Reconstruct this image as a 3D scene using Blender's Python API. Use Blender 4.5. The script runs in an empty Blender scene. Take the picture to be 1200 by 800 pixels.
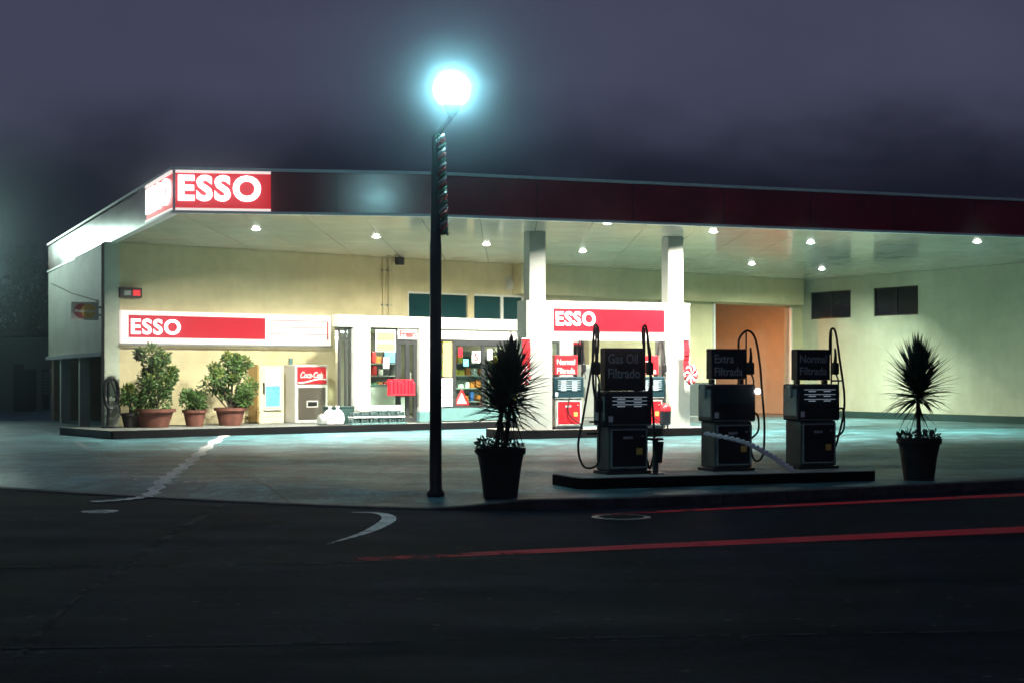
import bpy, bmesh, math, random
from mathutils import Vector, Matrix, noise
random.seed(7)
R = math.radians
scene = bpy.context.scene
COL = scene.collection

# ------------------------------------------------------------------ camera frame
F, HY, CH = 1800.0, 438.0, 1.7          # focal length and horizon row (pixels of the 1200 px photo), eye height

def P(x, y, Y):                          # the point seen at pixel (x, y) at depth Y
    return Vector(((x - 600) / F * Y, Y, CH - (y - HY) / F * Y))

cam_d = bpy.data.cameras.new('camera')
cam = bpy.data.objects.new('camera', cam_d)
COL.objects.link(cam)
cam.location = (0, 0, CH)
cam.rotation_euler = (R(90), 0, 0)
cam_d.sensor_width = 36
cam_d.lens = 54
cam_d.shift_y = 38 / 1200
cam_d.clip_end = 3000
scene.camera = cam

# ------------------------------------------------------------------ materials
def new_mat(name):
    m = bpy.data.materials.new(name)
    m.use_nodes = True
    nt = m.node_tree
    nt.nodes.clear()
    return m, nt, nt.nodes, nt.links

def M(name, col, rough=.6, var=.15, scale=6, bump=.0, bscale=None, metal=0, emit=None, estr=0, spec=.5,
      coat=0, stain=0, stainscale=1.2, alpha=None, trans=0, stretch=(1, 1, 1)):
    m, nt, N, L = new_mat(name)
    out = N.new('ShaderNodeOutputMaterial')
    b = N.new('ShaderNodeBsdfPrincipled')
    L.new(b.outputs[0], out.inputs[0])
    b.inputs['Roughness'].default_value = rough
    b.inputs['Metallic'].default_value = metal
    b.inputs['Specular IOR Level'].default_value = spec
    b.inputs['Coat Weight'].default_value = coat
    b.inputs['Transmission Weight'].default_value = trans
    tc = N.new('ShaderNodeTexCoord')
    mp = N.new('ShaderNodeMapping')
    mp.inputs['Scale'].default_value = stretch
    L.new(tc.outputs['Object'], mp.inputs[0])
    nz = N.new('ShaderNodeTexNoise')
    nz.inputs['Scale'].default_value = scale
    nz.inputs['Detail'].default_value = 6
    nz.inputs['Roughness'].default_value = .65
    L.new(mp.outputs[0], nz.inputs['Vector'])
    cr = N.new('ShaderNodeValToRGB')
    cr.color_ramp.elements[0].position = .3
    cr.color_ramp.elements[1].position = .72
    c0 = [max(0, c * (1 - var)) for c in col]
    c1 = [min(1, c * (1 + var)) for c in col]
    cr.color_ramp.elements[0].color = (*c0, 1)
    cr.color_ramp.elements[1].color = (*c1, 1)
    L.new(nz.outputs['Fac'], cr.inputs[0])
    src = cr.outputs[0]
    if stain:
        n2 = N.new('ShaderNodeTexNoise')
        n2.inputs['Scale'].default_value = stainscale
        n2.inputs['Detail'].default_value = 8
        n2.inputs['Roughness'].default_value = .7
        L.new(mp.outputs[0], n2.inputs['Vector'])
        r2 = N.new('ShaderNodeValToRGB')
        r2.color_ramp.elements[0].position = .42
        r2.color_ramp.elements[1].position = .62
        v = 1 - stain
        r2.color_ramp.elements[0].color = (v, v, v * .96, 1)
        r2.color_ramp.elements[1].color = (1, 1, 1, 1)
        L.new(n2.outputs['Fac'], r2.inputs[0])
        mx = N.new('ShaderNodeMixRGB')
        mx.blend_type = 'MULTIPLY'
        mx.inputs[0].default_value = 1
        L.new(src, mx.inputs[1])
        L.new(r2.outputs[0], mx.inputs[2])
        src = mx.outputs[0]
    L.new(src, b.inputs['Base Color'])
    # roughness break-up
    mr = N.new('ShaderNodeMapRange')
    mr.inputs['To Min'].default_value = max(.02, rough - .08)
    mr.inputs['To Max'].default_value = min(1, rough + .08)
    L.new(nz.outputs['Fac'], mr.inputs['Value'])
    L.new(mr.outputs[0], b.inputs['Roughness'])
    if bump:
        bn = N.new('ShaderNodeBump')
        bn.inputs['Strength'].default_value = bump
        bn.inputs['Distance'].default_value = .02
        n3 = N.new('ShaderNodeTexNoise')
        n3.inputs['Scale'].default_value = bscale or scale * 6
        n3.inputs['Detail'].default_value = 5
        L.new(mp.outputs[0], n3.inputs['Vector'])
        L.new(n3.outputs['Fac'], bn.inputs['Height'])
        L.new(bn.outputs[0], b.inputs['Normal'])
    if emit:
        b.inputs['Emission Color'].default_value = (*emit, 1)
        b.inputs['Emission Strength'].default_value = estr
    if alpha is not None:
        b.inputs['Alpha'].default_value = alpha
    return m

def glass_mat(name, tint=(.9, 1, .97), refl=.12, rough=.02):
    m, nt, N, L = new_mat(name)
    out = N.new('ShaderNodeOutputMaterial')
    t = N.new('ShaderNodeBsdfTransparent'); t.inputs[0].default_value = (*tint, 1)
    g = N.new('ShaderNodeBsdfGlossy'); g.inputs[1].default_value = rough
    fr = N.new('ShaderNodeLayerWeight'); fr.inputs[0].default_value = refl
    mx = N.new('ShaderNodeMixShader')
    L.new(fr.outputs['Fresnel'], mx.inputs[0])
    L.new(t.outputs[0], mx.inputs[1]); L.new(g.outputs[0], mx.inputs[2])
    L.new(mx.outputs[0], out.inputs[0])
    return m

def wall_mat(name, col, course=.5, stain=.25):
    """painted rendered blockwork: faint courses, grime, mottled paint"""
    m = M(name, col, .62, .07, 3.0, .25, 45, stain=stain * .75, stainscale=.55, spec=.4)
    nt = m.node_tree; N, L = nt.nodes, nt.links
    b = next(n for n in N if n.type == 'BSDF_PRINCIPLED')
    src = b.inputs['Base Color'].links[0].from_socket
    tc = next(n for n in N if n.type == 'TEX_COORD')
    sx = N.new('ShaderNodeSeparateXYZ'); L.new(tc.outputs['Object'], sx.inputs[0])
    mm = N.new('ShaderNodeMath'); mm.operation = 'MODULO'; mm.inputs[1].default_value = course
    L.new(sx.outputs['Z'], mm.inputs[0])
    lt = N.new('ShaderNodeMath'); lt.operation = 'LESS_THAN'; lt.inputs[1].default_value = .025
    L.new(mm.outputs[0], lt.inputs[0])
    ml = N.new('ShaderNodeMath'); ml.operation = 'MULTIPLY'; ml.inputs[1].default_value = .13
    L.new(lt.outputs[0], ml.inputs[0])
    mx = N.new('ShaderNodeMixRGB'); mx.inputs[2].default_value = (col[0] * .5, col[1] * .5, col[2] * .5, 1)
    L.new(ml.outputs[0], mx.inputs[0]); L.new(src, mx.inputs[1]); L.new(mx.outputs[0], b.inputs['Base Color'])
    # vertical drip streaks
    mp = N.new('ShaderNodeMapping'); mp.inputs['Scale'].default_value = (3.2, 3.2, .12)
    L.new(tc.outputs['Object'], mp.inputs[0])
    nz = N.new('ShaderNodeTexNoise'); nz.inputs['Scale'].default_value = 1.6; nz.inputs['Detail'].default_value = 6
    L.new(mp.outputs[0], nz.inputs['Vector'])
    cr = N.new('ShaderNodeValToRGB'); cr.color_ramp.elements[0].position = .35; cr.color_ramp.elements[1].position = .6
    cr.color_ramp.elements[0].color = (.78, .77, .72, 1); cr.color_ramp.elements[1].color = (1, 1, 1, 1)
    L.new(nz.outputs['Fac'], cr.inputs[0])
    m2 = N.new('ShaderNodeMixRGB'); m2.blend_type = 'MULTIPLY'; m2.inputs[0].default_value = .22
    L.new(mx.outputs[0], m2.inputs[1]); L.new(cr.outputs[0], m2.inputs[2]); L.new(m2.outputs[0], b.inputs['Base Color'])
    return m

def ground_mat(name, col, rough, speck, patch, crack, bump, joints=None, wet=0, spec=.5, chips=0):
    m, nt, N, L = new_mat(name)
    out = N.new('ShaderNodeOutputMaterial'); b = N.new('ShaderNodeBsdfPrincipled'); L.new(b.outputs[0], out.inputs[0]); b.inputs['Specular IOR Level'].default_value = spec
    tc = N.new('ShaderNodeTexCoord'); V = tc.outputs['Object']
    def nz(scale, detail=6, rgh=.65, stretch=None):
        n = N.new('ShaderNodeTexNoise'); n.inputs['Scale'].default_value = scale
        n.inputs['Detail'].default_value = detail; n.inputs['Roughness'].default_value = rgh
        if stretch:
            mp = N.new('ShaderNodeMapping'); mp.inputs['Scale'].default_value = stretch
            mp.inputs['Rotation'].default_value = (0, 0, R(-25))
            L.new(V, mp.inputs[0]); L.new(mp.outputs[0], n.inputs['Vector'])
        else: L.new(V, n.inputs['Vector'])
        return n.outputs['Fac']
    def ramp(s, p0, p1, v0, v1):
        c = N.new('ShaderNodeValToRGB'); e = c.color_ramp.elements
        e[0].position, e[1].position = p0, p1
        e[0].color = (v0, v0, v0, 1); e[1].color = (v1, v1, v1, 1); L.new(s, c.inputs[0]); return c.outputs[0]
    def mul(a, bb, f=1):
        x = N.new('ShaderNodeMixRGB'); x.blend_type = 'MULTIPLY'; x.inputs[0].default_value = f
        L.new(a, x.inputs[1]); L.new(bb, x.inputs[2]); return x.outputs[0]
    base = N.new('ShaderNodeRGB'); base.outputs[0].default_value = (*col, 1); c = base.outputs[0]
    c = mul(c, ramp(nz(60, 3), .35, .68, 1 - speck, 1 + speck))
    c = mul(c, ramp(nz(.35, 8, .7), .38, .64, 1 - patch, 1 + patch * .5))
    c = mul(c, ramp(nz(.7, 7, .7, (.25, 2.2, 1)), .4, .6, 1 - patch * .8, 1.1))
    spots = ramp(nz(2.4, 5, .6), .62, .72, 1, 1 - patch)
    c = mul(c, spots)
    vo = N.new('ShaderNodeTexVoronoi'); vo.feature = 'DISTANCE_TO_EDGE'; vo.inputs['Scale'].default_value = .32
    wn = N.new('ShaderNodeTexNoise'); wn.inputs['Scale'].default_value = 1.4; wn.inputs['Detail'].default_value = 5; L.new(V, wn.inputs['Vector'])
    ad = N.new('ShaderNodeMixRGB'); ad.blend_type = 'ADD'; ad.inputs[0].default_value = .8
    L.new(V, ad.inputs[1]); L.new(wn.outputs['Color'], ad.inputs[2]); L.new(ad.outputs[0], vo.inputs['Vector'])
    ck = ramp(vo.outputs['Distance'], .003, .012, 1 - crack, 1)
    c = mul(c, ck)
    c = mul(c, ramp(nz(14, 5, .75), .34, .66, .38, 1.75))
    c = mul(c, ramp(nz(1.1, 9, .75), .46, .56, .62, 1.4))
    if chips:
        vc = N.new('ShaderNodeTexVoronoi'); vc.inputs['Scale'].default_value = 5.5; L.new(V, vc.inputs['Vector'])
        sel = N.new('ShaderNodeSeparateColor'); L.new(vc.outputs['Color'], sel.inputs[0])
        k1 = N.new('ShaderNodeMath'); k1.operation = 'GREATER_THAN'; k1.inputs[1].default_value = .86; L.new(sel.outputs[0], k1.inputs[0])
        k2 = N.new('ShaderNodeMath'); k2.operation = 'LESS_THAN'; k2.inputs[1].default_value = .17; L.new(vc.outputs['Distance'], k2.inputs[0])
        k3 = N.new('ShaderNodeMath'); k3.operation = 'MULTIPLY'; L.new(k1.outputs[0], k3.inputs[0]); L.new(k2.outputs[0], k3.inputs[1])
        mc = N.new('ShaderNodeMixRGB'); L.new(k3.outputs[0], mc.inputs[0]); L.new(c, mc.inputs[1]); mc.inputs[2].default_value = (chips * .5, chips * .52, chips * .55, 1); c = mc.outputs[0]
    if joints:
        br = N.new('ShaderNodeTexBrick'); br.inputs['Scale'].default_value = 1
        br.inputs['Brick Width'].default_value = joints[0]; br.inputs['Row Height'].default_value = joints[1]
        br.inputs['Mortar Size'].default_value = .03; br.offset = 0
        br.inputs['Color1'].default_value = (1, 1, 1, 1); br.inputs['Color2'].default_value = (.9, .9, .9, 1)
        br.inputs['Mortar'].default_value = (.22, .22, .22, 1)
        mp = N.new('ShaderNodeMapping'); mp.inputs['Rotation'].default_value = (0, 0, R(-20)); L.new(V, mp.inputs[0]); L.new(mp.outputs[0], br.inputs['Vector'])
        c = mul(c, br.outputs['Color'], .8)
    L.new(c, b.inputs['Base Color'])
    rr = N.new('ShaderNodeMapRange'); rr.inputs['From Min'].default_value = .35; rr.inputs['From Max'].default_value = .65
    rr.inputs['To Min'].default_value = max(.05, rough - .18 - wet); rr.inputs['To Max'].default_value = rough
    L.new(nz(.5, 7, .7, (.3, 1.6, 1)), rr.inputs['Value']); L.new(rr.outputs[0], b.inputs['Roughness'])
    bn = N.new('ShaderNodeBump'); bn.inputs['Strength'].default_value = bump; bn.inputs['Distance'].default_value = .015
    L.new(nz(70, 4), bn.inputs['Height']); L.new(bn.outputs[0], b.inputs['Normal'])
    return m

def paint_mat(name, col, wear, rough=.55, scale=5, emit=None):
    """worn road paint and painted light trails: ragged gaps show the surface underneath"""
    m, nt, N, L = new_mat(name)
    out = N.new('ShaderNodeOutputMaterial'); b = N.new('ShaderNodeBsdfPrincipled')
    t = N.new('ShaderNodeBsdfTransparent'); mx = N.new('ShaderNodeMixShader')
    tc = N.new('ShaderNodeTexCoord')
    n1 = N.new('ShaderNodeTexNoise'); n1.inputs['Scale'].default_value = scale; n1.inputs['Detail'].default_value = 9; n1.inputs['Roughness'].default_value = .75
    L.new(tc.outputs['Object'], n1.inputs['Vector'])
    at = N.new('ShaderNodeAttribute'); at.attribute_name = 'wear'
    ad = N.new('ShaderNodeMath'); ad.operation = 'SUBTRACT'; L.new(n1.outputs['Fac'], ad.inputs[0]); L.new(at.outputs['Fac'], ad.inputs[1])
    cr = N.new('ShaderNodeMapRange'); cr.inputs['From Min'].default_value = wear - .08; cr.inputs['From Max'].default_value = wear + .08
    L.new(ad.outputs[0], cr.inputs['Value'])
    n2 = N.new('ShaderNodeTexNoise'); n2.inputs['Scale'].default_value = 1.5; n2.inputs['Detail'].default_value = 6; L.new(tc.outputs['Object'], n2.inputs['Vector'])
    rp = N.new('ShaderNodeValToRGB'); rp.color_ramp.elements[0].position = .3; rp.color_ramp.elements[1].position = .65
    rp.color_ramp.elements[0].color = (*[c * .7 for c in col], 1); rp.color_ramp.elements[1].color = (*col, 1)
    L.new(n2.outputs['Fac'], rp.inputs[0]); L.new(rp.outputs[0], b.inputs['Base Color'])
    b.inputs['Roughness'].default_value = rough
    L.new(cr.outputs[0], mx.inputs[0]); L.new(t.outputs[0], mx.inputs[1]); L.new(b.outputs[0], mx.inputs[2]); L.new(mx.outputs[0], out.inputs[0])
    return m

MT = {}
MT['wall'] = wall_mat('cream wall paint', (.68, .59, .36))
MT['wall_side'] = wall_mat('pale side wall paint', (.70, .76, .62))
MT['wall_right'] = wall_mat('pale right wall paint', (.56, .57, .43))
MT['wainscot'] = M('dark grey wainscot paint', (.10, .11, .105), .5, .2, 4, .2, 40)
MT['skirting'] = M('dark green skirting paint', (.02, .055, .05), .5, .3, 4)
MT['soffit'] = M('glossy soffit panel', (.70, .66, .54), .13, .08, 1.2, .04, 1.5, spec=.5, coat=.0, stain=.18, stainscale=.5)
MT['white'] = M('white enamel', (.62, .60, .55), .4, .06, 5, .05, 30, stain=.12, stainscale=2)
MT['white_col'] = M('white column paint', (.44, .44, .41), .45, .06, 5, .08, 40, stain=.15, stainscale=1.5)
MT['fascia'] = M('maroon gloss fascia', (.34, .017, .038), .21, .25, 1.4, .04, 3, spec=.5, stain=.3, stainscale=.8)
MT['trim'] = M('pale trim paint', (.70, .80, .78), .35, .1, 8, .05)
MT['red_lit'] = M('backlit red panel', (.22, .006, .014), .3, .05, 4, emit=(.68, .005, .022), estr=.7)
MT['red_lit_dim'] = M('backlit red fascia panel', (.3, .006, .016), .3, .05, 4, emit=(.62, .008, .014), estr=.75)
MT['white_lit'] = M('backlit white panel', (.45, .43, .41), .35, .04, 4, emit=(1, .88, .84), estr=.8)
MT['white_lit_soft'] = M('backlit white frame', (.5, .48, .46), .35, .04, 4, emit=(1, .86, .80), estr=.8)
MT['letter_lit'] = M('backlit letter acrylic', (.85, .83, .82), .3, .03, 4, emit=(1, .93, .93), estr=2.2)
MT['dark_glass'] = M('dark window glass', (.012, .014, .026), .12, .1, 2, spec=.4)
MT['teal_glass'] = M('clerestory glass', (.013, .055, .06), .04, .2, 1, .12, 1.2, spec=.9, coat=.6)
MT['shop_glass'] = glass_mat('clear shop glass')
MT['frame_dark'] = M('dark bronze frame', (.03, .03, .03), .4, .2, 8)
MT['frame_white'] = M('white window frame', (.7, .7, .64), .4, .06, 8)
MT['plinth'] = M('teal plinth tile', (.10, .20, .20), .4, .15, 6, .1)
MT['sidewalk'] = M('pavement concrete', (.17, .18, .17), .75, .2, 5, .3, 60, stain=.3)
MT['kerb_black'] = M('black kerb paint', (.008, .008, .009), .75, .35, 6, .2, 50, stain=.3, spec=.1)
MT['kerb'] = M('kerb stone', (.09, .09, .09), .7, .3, 6, .35, 50, stain=.45, stainscale=3)
MT['island_top'] = M('island concrete', (.46, .45, .42), .6, .15, 5, .25, 50, stain=.35, stainscale=3)
MT['island_side'] = M('island black edge', (.007, .006, .007), .8, .3, 6, .2, 40, spec=.08)
MT['road'] = ground_mat('asphalt', (.0115, .0185, .036), .88, .7, .55, .75, 1.0, wet=0, spec=.11, chips=.16)
MT['forecourt'] = ground_mat('forecourt concrete', (.078, .205, .235), .56, .22, .42, .55, .35, joints=(4.5, 4.5), wet=0, spec=.45)
MT['ground'] = M('dark bare ground', (.04, .045, .035), .9, .3, .4, .3, 5)
MT['white_paint_and_trail'] = paint_mat('worn white paint and light trail', (.75, .76, .76), .42)
MT['red_trail'] = paint_mat('red tail light trail', (.95, .012, .035), .34, .8, 3.2)
MT['tar'] = paint_mat('ragged tar seam', (.005, .006, .008), .44, .9, 2.2)
MT['iron'] = M('cast iron', (.03, .03, .032), .45, .3, 14, .4, 60, metal=.6)
MT['pole'] = M('black pole paint', (.012, .013, .016), .4, .3, 9, .1)
MT['lamp_glow'] = M('lit lamp globe', (.9, .95, .95), .3, .02, 3, emit=(.42, .92, 1.0), estr=105)
MT['far_glow'] = M('lit far lamp globe', (.9, .95, .95), .3, .02, 3, emit=(.5, .95, 1.0), estr=6)
MT['down_glow'] = M('lit downlight lens', (.9, .95, .95), .3, .02, 3, emit=(1, 1, .93), estr=14)
MT['tube_glow'] = M('lit fluorescent tube', (.9, .95, .95), .3, .02, 3, emit=(1, .98, .88), estr=7)
MT['orange_glow'] = M('lit sodium lamp', (.9, .8, .6), .3, .02, 3, emit=(1, .42, .1), estr=10)
MT['tinsel'] = M('silver tinsel', (.6, .58, .56), .3, .5, 30, metal=.6)
MT['tinsel_red'] = M('red tinsel', (.5, .08, .07), .3, .5, 30, metal=.4)
MT['tinsel_green'] = M('green tinsel', (.05, .16, .08), .3, .5, 30, metal=.4)
MT['pump_dark'] = M('pump black and painted shade', (.016, .016, .022), .35, .25, 7, .05, coat=.2)
MT['pump_side'] = M('pump grey side', (.09, .12, .115), .4, .3, 7, .08, stain=.25, stainscale=4)
MT['pump_edge'] = M('pump aluminium edge', (.36, .46, .44), .35, .15, 9, metal=.4)
MT['pump_red'] = M('pump red enamel', (.55, .02, .03), .35, .12, 7, .05, coat=.2)
MT['pump_white'] = M('pump white enamel', (.7, .68, .64), .4, .08, 7, stain=.15, stainscale=4)
MT['pump_teal'] = M('pump dark teal dial', (.015, .04, .05), .3, .2, 7)
MT['dial_text'] = M('lit dial lettering', (.55, .62, .66), .5, .4, 40, emit=(.6, .72, .85), estr=.22)
MT['sign_text'] = M('grey sign lettering', (.36, .37, .385), .6, .15, 20)
MT['red_text'] = M('red lettering', (.60, .03, .03), .5, .1, 20)
MT['white_text'] = M('white lettering', (.8, .78, .74), .5, .05, 20)
MT['rubber'] = M('black hose rubber', (.012, .012, .013), .5, .2, 20)
MT['terracotta'] = M('terracotta', (.17, .058, .04), .75, .25, 6, .2, 40, stain=.3, stainscale=4)
MT['pot_dark'] = M('dark plastic tub', (.03, .022, .022), .6, .4, 6, .25, 30, stain=.4, stainscale=5)
MT['soil'] = M('potting soil', (.02, .014, .01), .95, .4, 20, .6)
MT['leaf'] = M('bush leaf', (.065, .125, .03), .5, .55, 2.2)
MT['leaf_young'] = M('yellow green leaf', (.19, .22, .04), .5, .45, 3)
MT['leaf_dark'] = M('dark tree leaf', (.03, .06, .03), .6, .5, 2)
MT['yucca'] = M('yucca blade', (.022, .045, .028), .42, .5, 3)
MT['dead'] = M('dead yucca blade', (.10, .075, .04), .8, .4, 5)
MT['bark'] = M('bark', (.05, .038, .028), .9, .35, 9, .5)
MT['cabinet'] = M('cream cabinet enamel', (.66, .61, .42), .4, .06, 5, stain=.15)
MT['cabinet_side'] = M('ochre cabinet side', (.38, .24, .08), .5, .12, 5)
MT['blue_poster'] = M('blue poster print', (.12, .38, .60), .4, .55, 9, stretch=(1, 1, 3))
MT['brown_panel'] = M('brown hatch panel', (.085, .075, .06), .35, .12, 5)
MT['orange_poster'] = M('yellow poster print', (.80, .50, .12), .5, .2, 6)
MT['paper'] = M('white notice paper', (.74, .74, .74), .6, .08, 6)
MT['sack'] = M('pale plastic sack', (.72, .66, .66), .4, .12, 8, .4, 12)
MT['pack_dark'] = M('dark shrink wrapped cans', (.03, .05, .05), .25, .6, 14)
MT['red_cloth'] = M('red banner cloth', (.52, .012, .025), .6, .15, 5, .1, 20)
MT['red_rack'] = M('red rack plastic', (.62, .015, .03), .35, .1, 6)
MT['orange_mc'] = M('amber disc', (.75, .42, .05), .5, .1, 12)
MT['red_mc'] = M('dark red disc', (.30, .03, .03), .5, .1, 12)
MT['interior'] = M('shop interior wall', (.62, .58, .46), .6, .1, 3)
MT['shop_floor'] = M('shop floor tile', (.35, .34, .30), .3, .12, 4)
MT['shelf'] = M('shelf metal', (.30, .30, .28), .4, .15, 8)
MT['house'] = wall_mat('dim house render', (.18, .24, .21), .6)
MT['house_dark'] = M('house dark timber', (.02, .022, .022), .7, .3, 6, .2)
MT['roof_tile'] = M('dark roof tile', (.05, .035, .03), .8, .3, 8, .3)
MT['light_trail'] = M('white light trail', (.92, .93, .95), .6, .1, 20, .3)
MT['brown'] = M('rusty brown paint', (.16, .05, .03), .6, .3, 9)
MT['steel'] = M('galvanised steel', (.30, .32, .31), .4, .2, 10, metal=.5)
def seams(m, axis, step, width, dark):
    nt = m.node_tree; N, L = nt.nodes, nt.links
    b = next(n for n in N if n.type == 'BSDF_PRINCIPLED'); src = b.inputs['Base Color'].links[0].from_socket
    tc = next(n for n in N if n.type == 'TEX_COORD'); sx_ = N.new('ShaderNodeSeparateXYZ'); L.new(tc.outputs['Object'], sx_.inputs[0])
    a = N.new('ShaderNodeMath'); a.operation = 'PINGPONG'; a.inputs[1].default_value = step / 2; L.new(sx_.outputs[axis], a.inputs[0])
    l_ = N.new('ShaderNodeMath'); l_.operation = 'LESS_THAN'; l_.inputs[1].default_value = width; L.new(a.outputs[0], l_.inputs[0])
    f_ = N.new('ShaderNodeMath'); f_.operation = 'MULTIPLY'; f_.inputs[1].default_value = dark; L.new(l_.outputs[0], f_.inputs[0])
    x = N.new('ShaderNodeMixRGB'); L.new(f_.outputs[0], x.inputs[0]); L.new(src, x.inputs[1]); x.inputs[2].default_value = (.01, .01, .01, 1); L.new(x.outputs[0], b.inputs['Base Color'])
seams(MT['kerb'], 'X', 1.0, .014, .85)
seams(MT['fascia'], 'X', 2.1, .014, .8)
seams(MT['soffit'], 'X', 1.25, .012, .35)
GOODS = []
for i, (n, c) in enumerate([('red', (.55, .04, .04)), ('white', (.75, .73, .68)), ('yellow', (.7, .5, .07)), ('blue', (.06, .16, .45)),
                            ('green', (.08, .25, .09)), ('orange', (.65, .2, .04)), ('pale blue', (.3, .48, .6)), ('black', (.03, .03, .03))]):
    GOODS.append((n, M(n + ' packet print', c, .4, .4, 16)))

# ------------------------------------------------------------------ mesh builder
class MB:
    def __init__(self):
        self.bm = bmesh.new()
    def box(self, x0, x1, y0, y1, z0, z1, bevel=0, rot=0, piv=None):
        bm = self.bm
        vs = [bm.verts.new((x, y, z)) for x in (x0, x1) for y in (y0, y1) for z in (z0, z1)]
        fs = [bm.faces.new([vs[i] for i in q]) for q in ((0, 1, 3, 2), (4, 6, 7, 5), (0, 4, 5, 1), (2, 3, 7, 6), (0, 2, 6, 4), (1, 5, 7, 3))]
        if bevel:
            es = list({e for f in fs for e in f.edges})
            r = bmesh.ops.bevel(bm, geom=es, offset=bevel, segments=2, affect='EDGES', profile=.5)
            vs = list({v for f in r['faces'] for v in f.verts} | {v for v in vs if v.is_valid})
        if rot:
            bmesh.ops.rotate(bm, verts=[v for v in vs if v.is_valid], cent=piv or ((x0 + x1) / 2, (y0 + y1) / 2, (z0 + z1) / 2), matrix=Matrix.Rotation(rot, 3, 'Z'))
        return self
    def prism(self, pts, z0, z1, lean=None):
        """plan polygon between z0 and z1; lean shifts the top"""
        bm = self.bm; n = len(pts)
        l = lean or (0, 0)
        a = [bm.verts.new((p[0], p[1], z0)) for p in pts]
        b = [bm.verts.new((p[0] + l[0], p[1] + l[1], z1)) for p in pts]
        bm.faces.new(a[::-1]); bm.faces.new(b)
        for i in range(n):
            bm.faces.new([a[i], a[(i + 1) % n], b[(i + 1) % n], b[i]])
        return self
    def poly(self, pts):
        self.bm.faces.new([self.bm.verts.new(p) for p in pts]); return self
    def tube(self, path, r, seg=10, cap=True):
        bm = self.bm; path = [Vector(p) for p in path]
        rs = r if isinstance(r, (list, tuple)) else [r] * len(path)
        rings = []; up = Vector((0, 0, 1)); prev = None
        for i, p in enumerate(path):
            d = (path[min(i + 1, len(path) - 1)] - path[max(i - 1, 0)])
            d = d.normalized() if d.length > 1e-9 else Vector((0, 0, 1))
            if prev is None:
                a = d.cross(Vector((1, 0, 0)))
                if a.length < .1: a = d.cross(Vector((0, 1, 0)))
                a.normalize()
            else:
                a = (prev - d * prev.dot(d)); a = a.normalized() if a.length > 1e-6 else d.orthogonal().normalized()
            prev = a; b = d.cross(a)
            rings.append([bm.verts.new(p + (a * math.cos(t) + b * math.sin(t)) * rs[i]) for t in [2 * math.pi * k / seg for k in range(seg)]])
        for A_, B_ in zip(rings, rings[1:]):
            for k in range(seg):
                bm.faces.new([A_[k], A_[(k + 1) % seg], B_[(k + 1) % seg], B_[k]])
        if cap:
            bm.faces.new(rings[0][::-1]); bm.faces.new(rings[-1])
        return self
    def lathe(self, prof, seg=28, c=(0, 0), wob=0):
        bm = self.bm; rings = []
        for r, z in prof:
            rings.append([bm.verts.new((c[0] + r * math.cos(t) * (1 + wob * noise.noise(Vector((math.cos(t) * 2, math.sin(t) * 2, z * 5)))),
                                        c[1] + r * math.sin(t) * (1 + wob * noise.noise(Vector((math.cos(t) * 2, math.sin(t) * 2, z * 5 + 9)))), z))
                          for t in [2 * math.pi * k / seg for k in range(seg)]])
        for A_, B_ in zip(rings, rings[1:]):
            for k in range(seg):
                bm.faces.new([A_[k], A_[(k + 1) % seg], B_[(k + 1) % seg], B_[k]])
        if prof[0][0] > 1e-4: bm.faces.new(rings[0][::-1])
        if prof[-1][0] > 1e-4: bm.faces.new(rings[-1])
        return self
    def disc(self, o, xd, yd, r, thick, seg=28, ry=None):
        """thin disc in the plane xd, yd, front towards xd x yd"""
        n = xd.cross(yd).normalized(); bm = self.bm; ry = ry or r
        A_ = [bm.verts.new(o + xd * r * math.cos(t) + yd * ry * math.sin(t)) for t in [2 * math.pi * k / seg for k in range(seg)]]
        B_ = [bm.verts.new(v.co + n * thick) for v in A_]
        bm.faces.new(A_[::-1]); bm.faces.new(B_)
        for k in range(seg): bm.faces.new([A_[k], A_[(k + 1) % seg], B_[(k + 1) % seg], B_[k]])
        return self
    def build(self, name, mat, parent=None, xf=None, smooth=False, wear=None):
        bm = self.bm
        if xf is not None: bm.transform(xf)
        bmesh.ops.recalc_face_normals(bm, faces=bm.faces)
        me = bpy.data.meshes.new(name); bm.to_mesh(me); bm.free()
        me.materials.append(mat)
        if smooth:
            for p in me.polygons: p.use_smooth = True
            try: me.set_sharp_from_angle(angle=R(42))
            except Exception: pass
        o = bpy.data.objects.new(name, me); COL.objects.link(o)
        if parent: o.parent = parent
        return o

def tag(o, label=None, cat=None, group=None, kind=None):
    if label: o['label'] = label
    if cat: o['category'] = cat
    if group: o['group'] = group
    if kind: o['kind'] = kind
    return o

def thing(name, label, cat, loc=(0, 0, 0), rz=0, group=None):
    o = bpy.data.objects.new(name, None); COL.objects.link(o)
    o.location = loc; o.rotation_euler = (0, 0, rz); o.empty_display_size = .2
    return tag(o, label, cat, group)

def W2L(root):                                   # world -> root's own coordinates (roots are unscaled)
    return (Matrix.Translation(root.location) @ root.rotation_euler.to_matrix().to_4x4()).inverted()

def copy_tree(o, parent=None):
    c = o.copy(); COL.objects.link(c)
    if parent: c.parent = parent
    for ch in list(o.children): copy_tree(ch, c)
    return c

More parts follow.
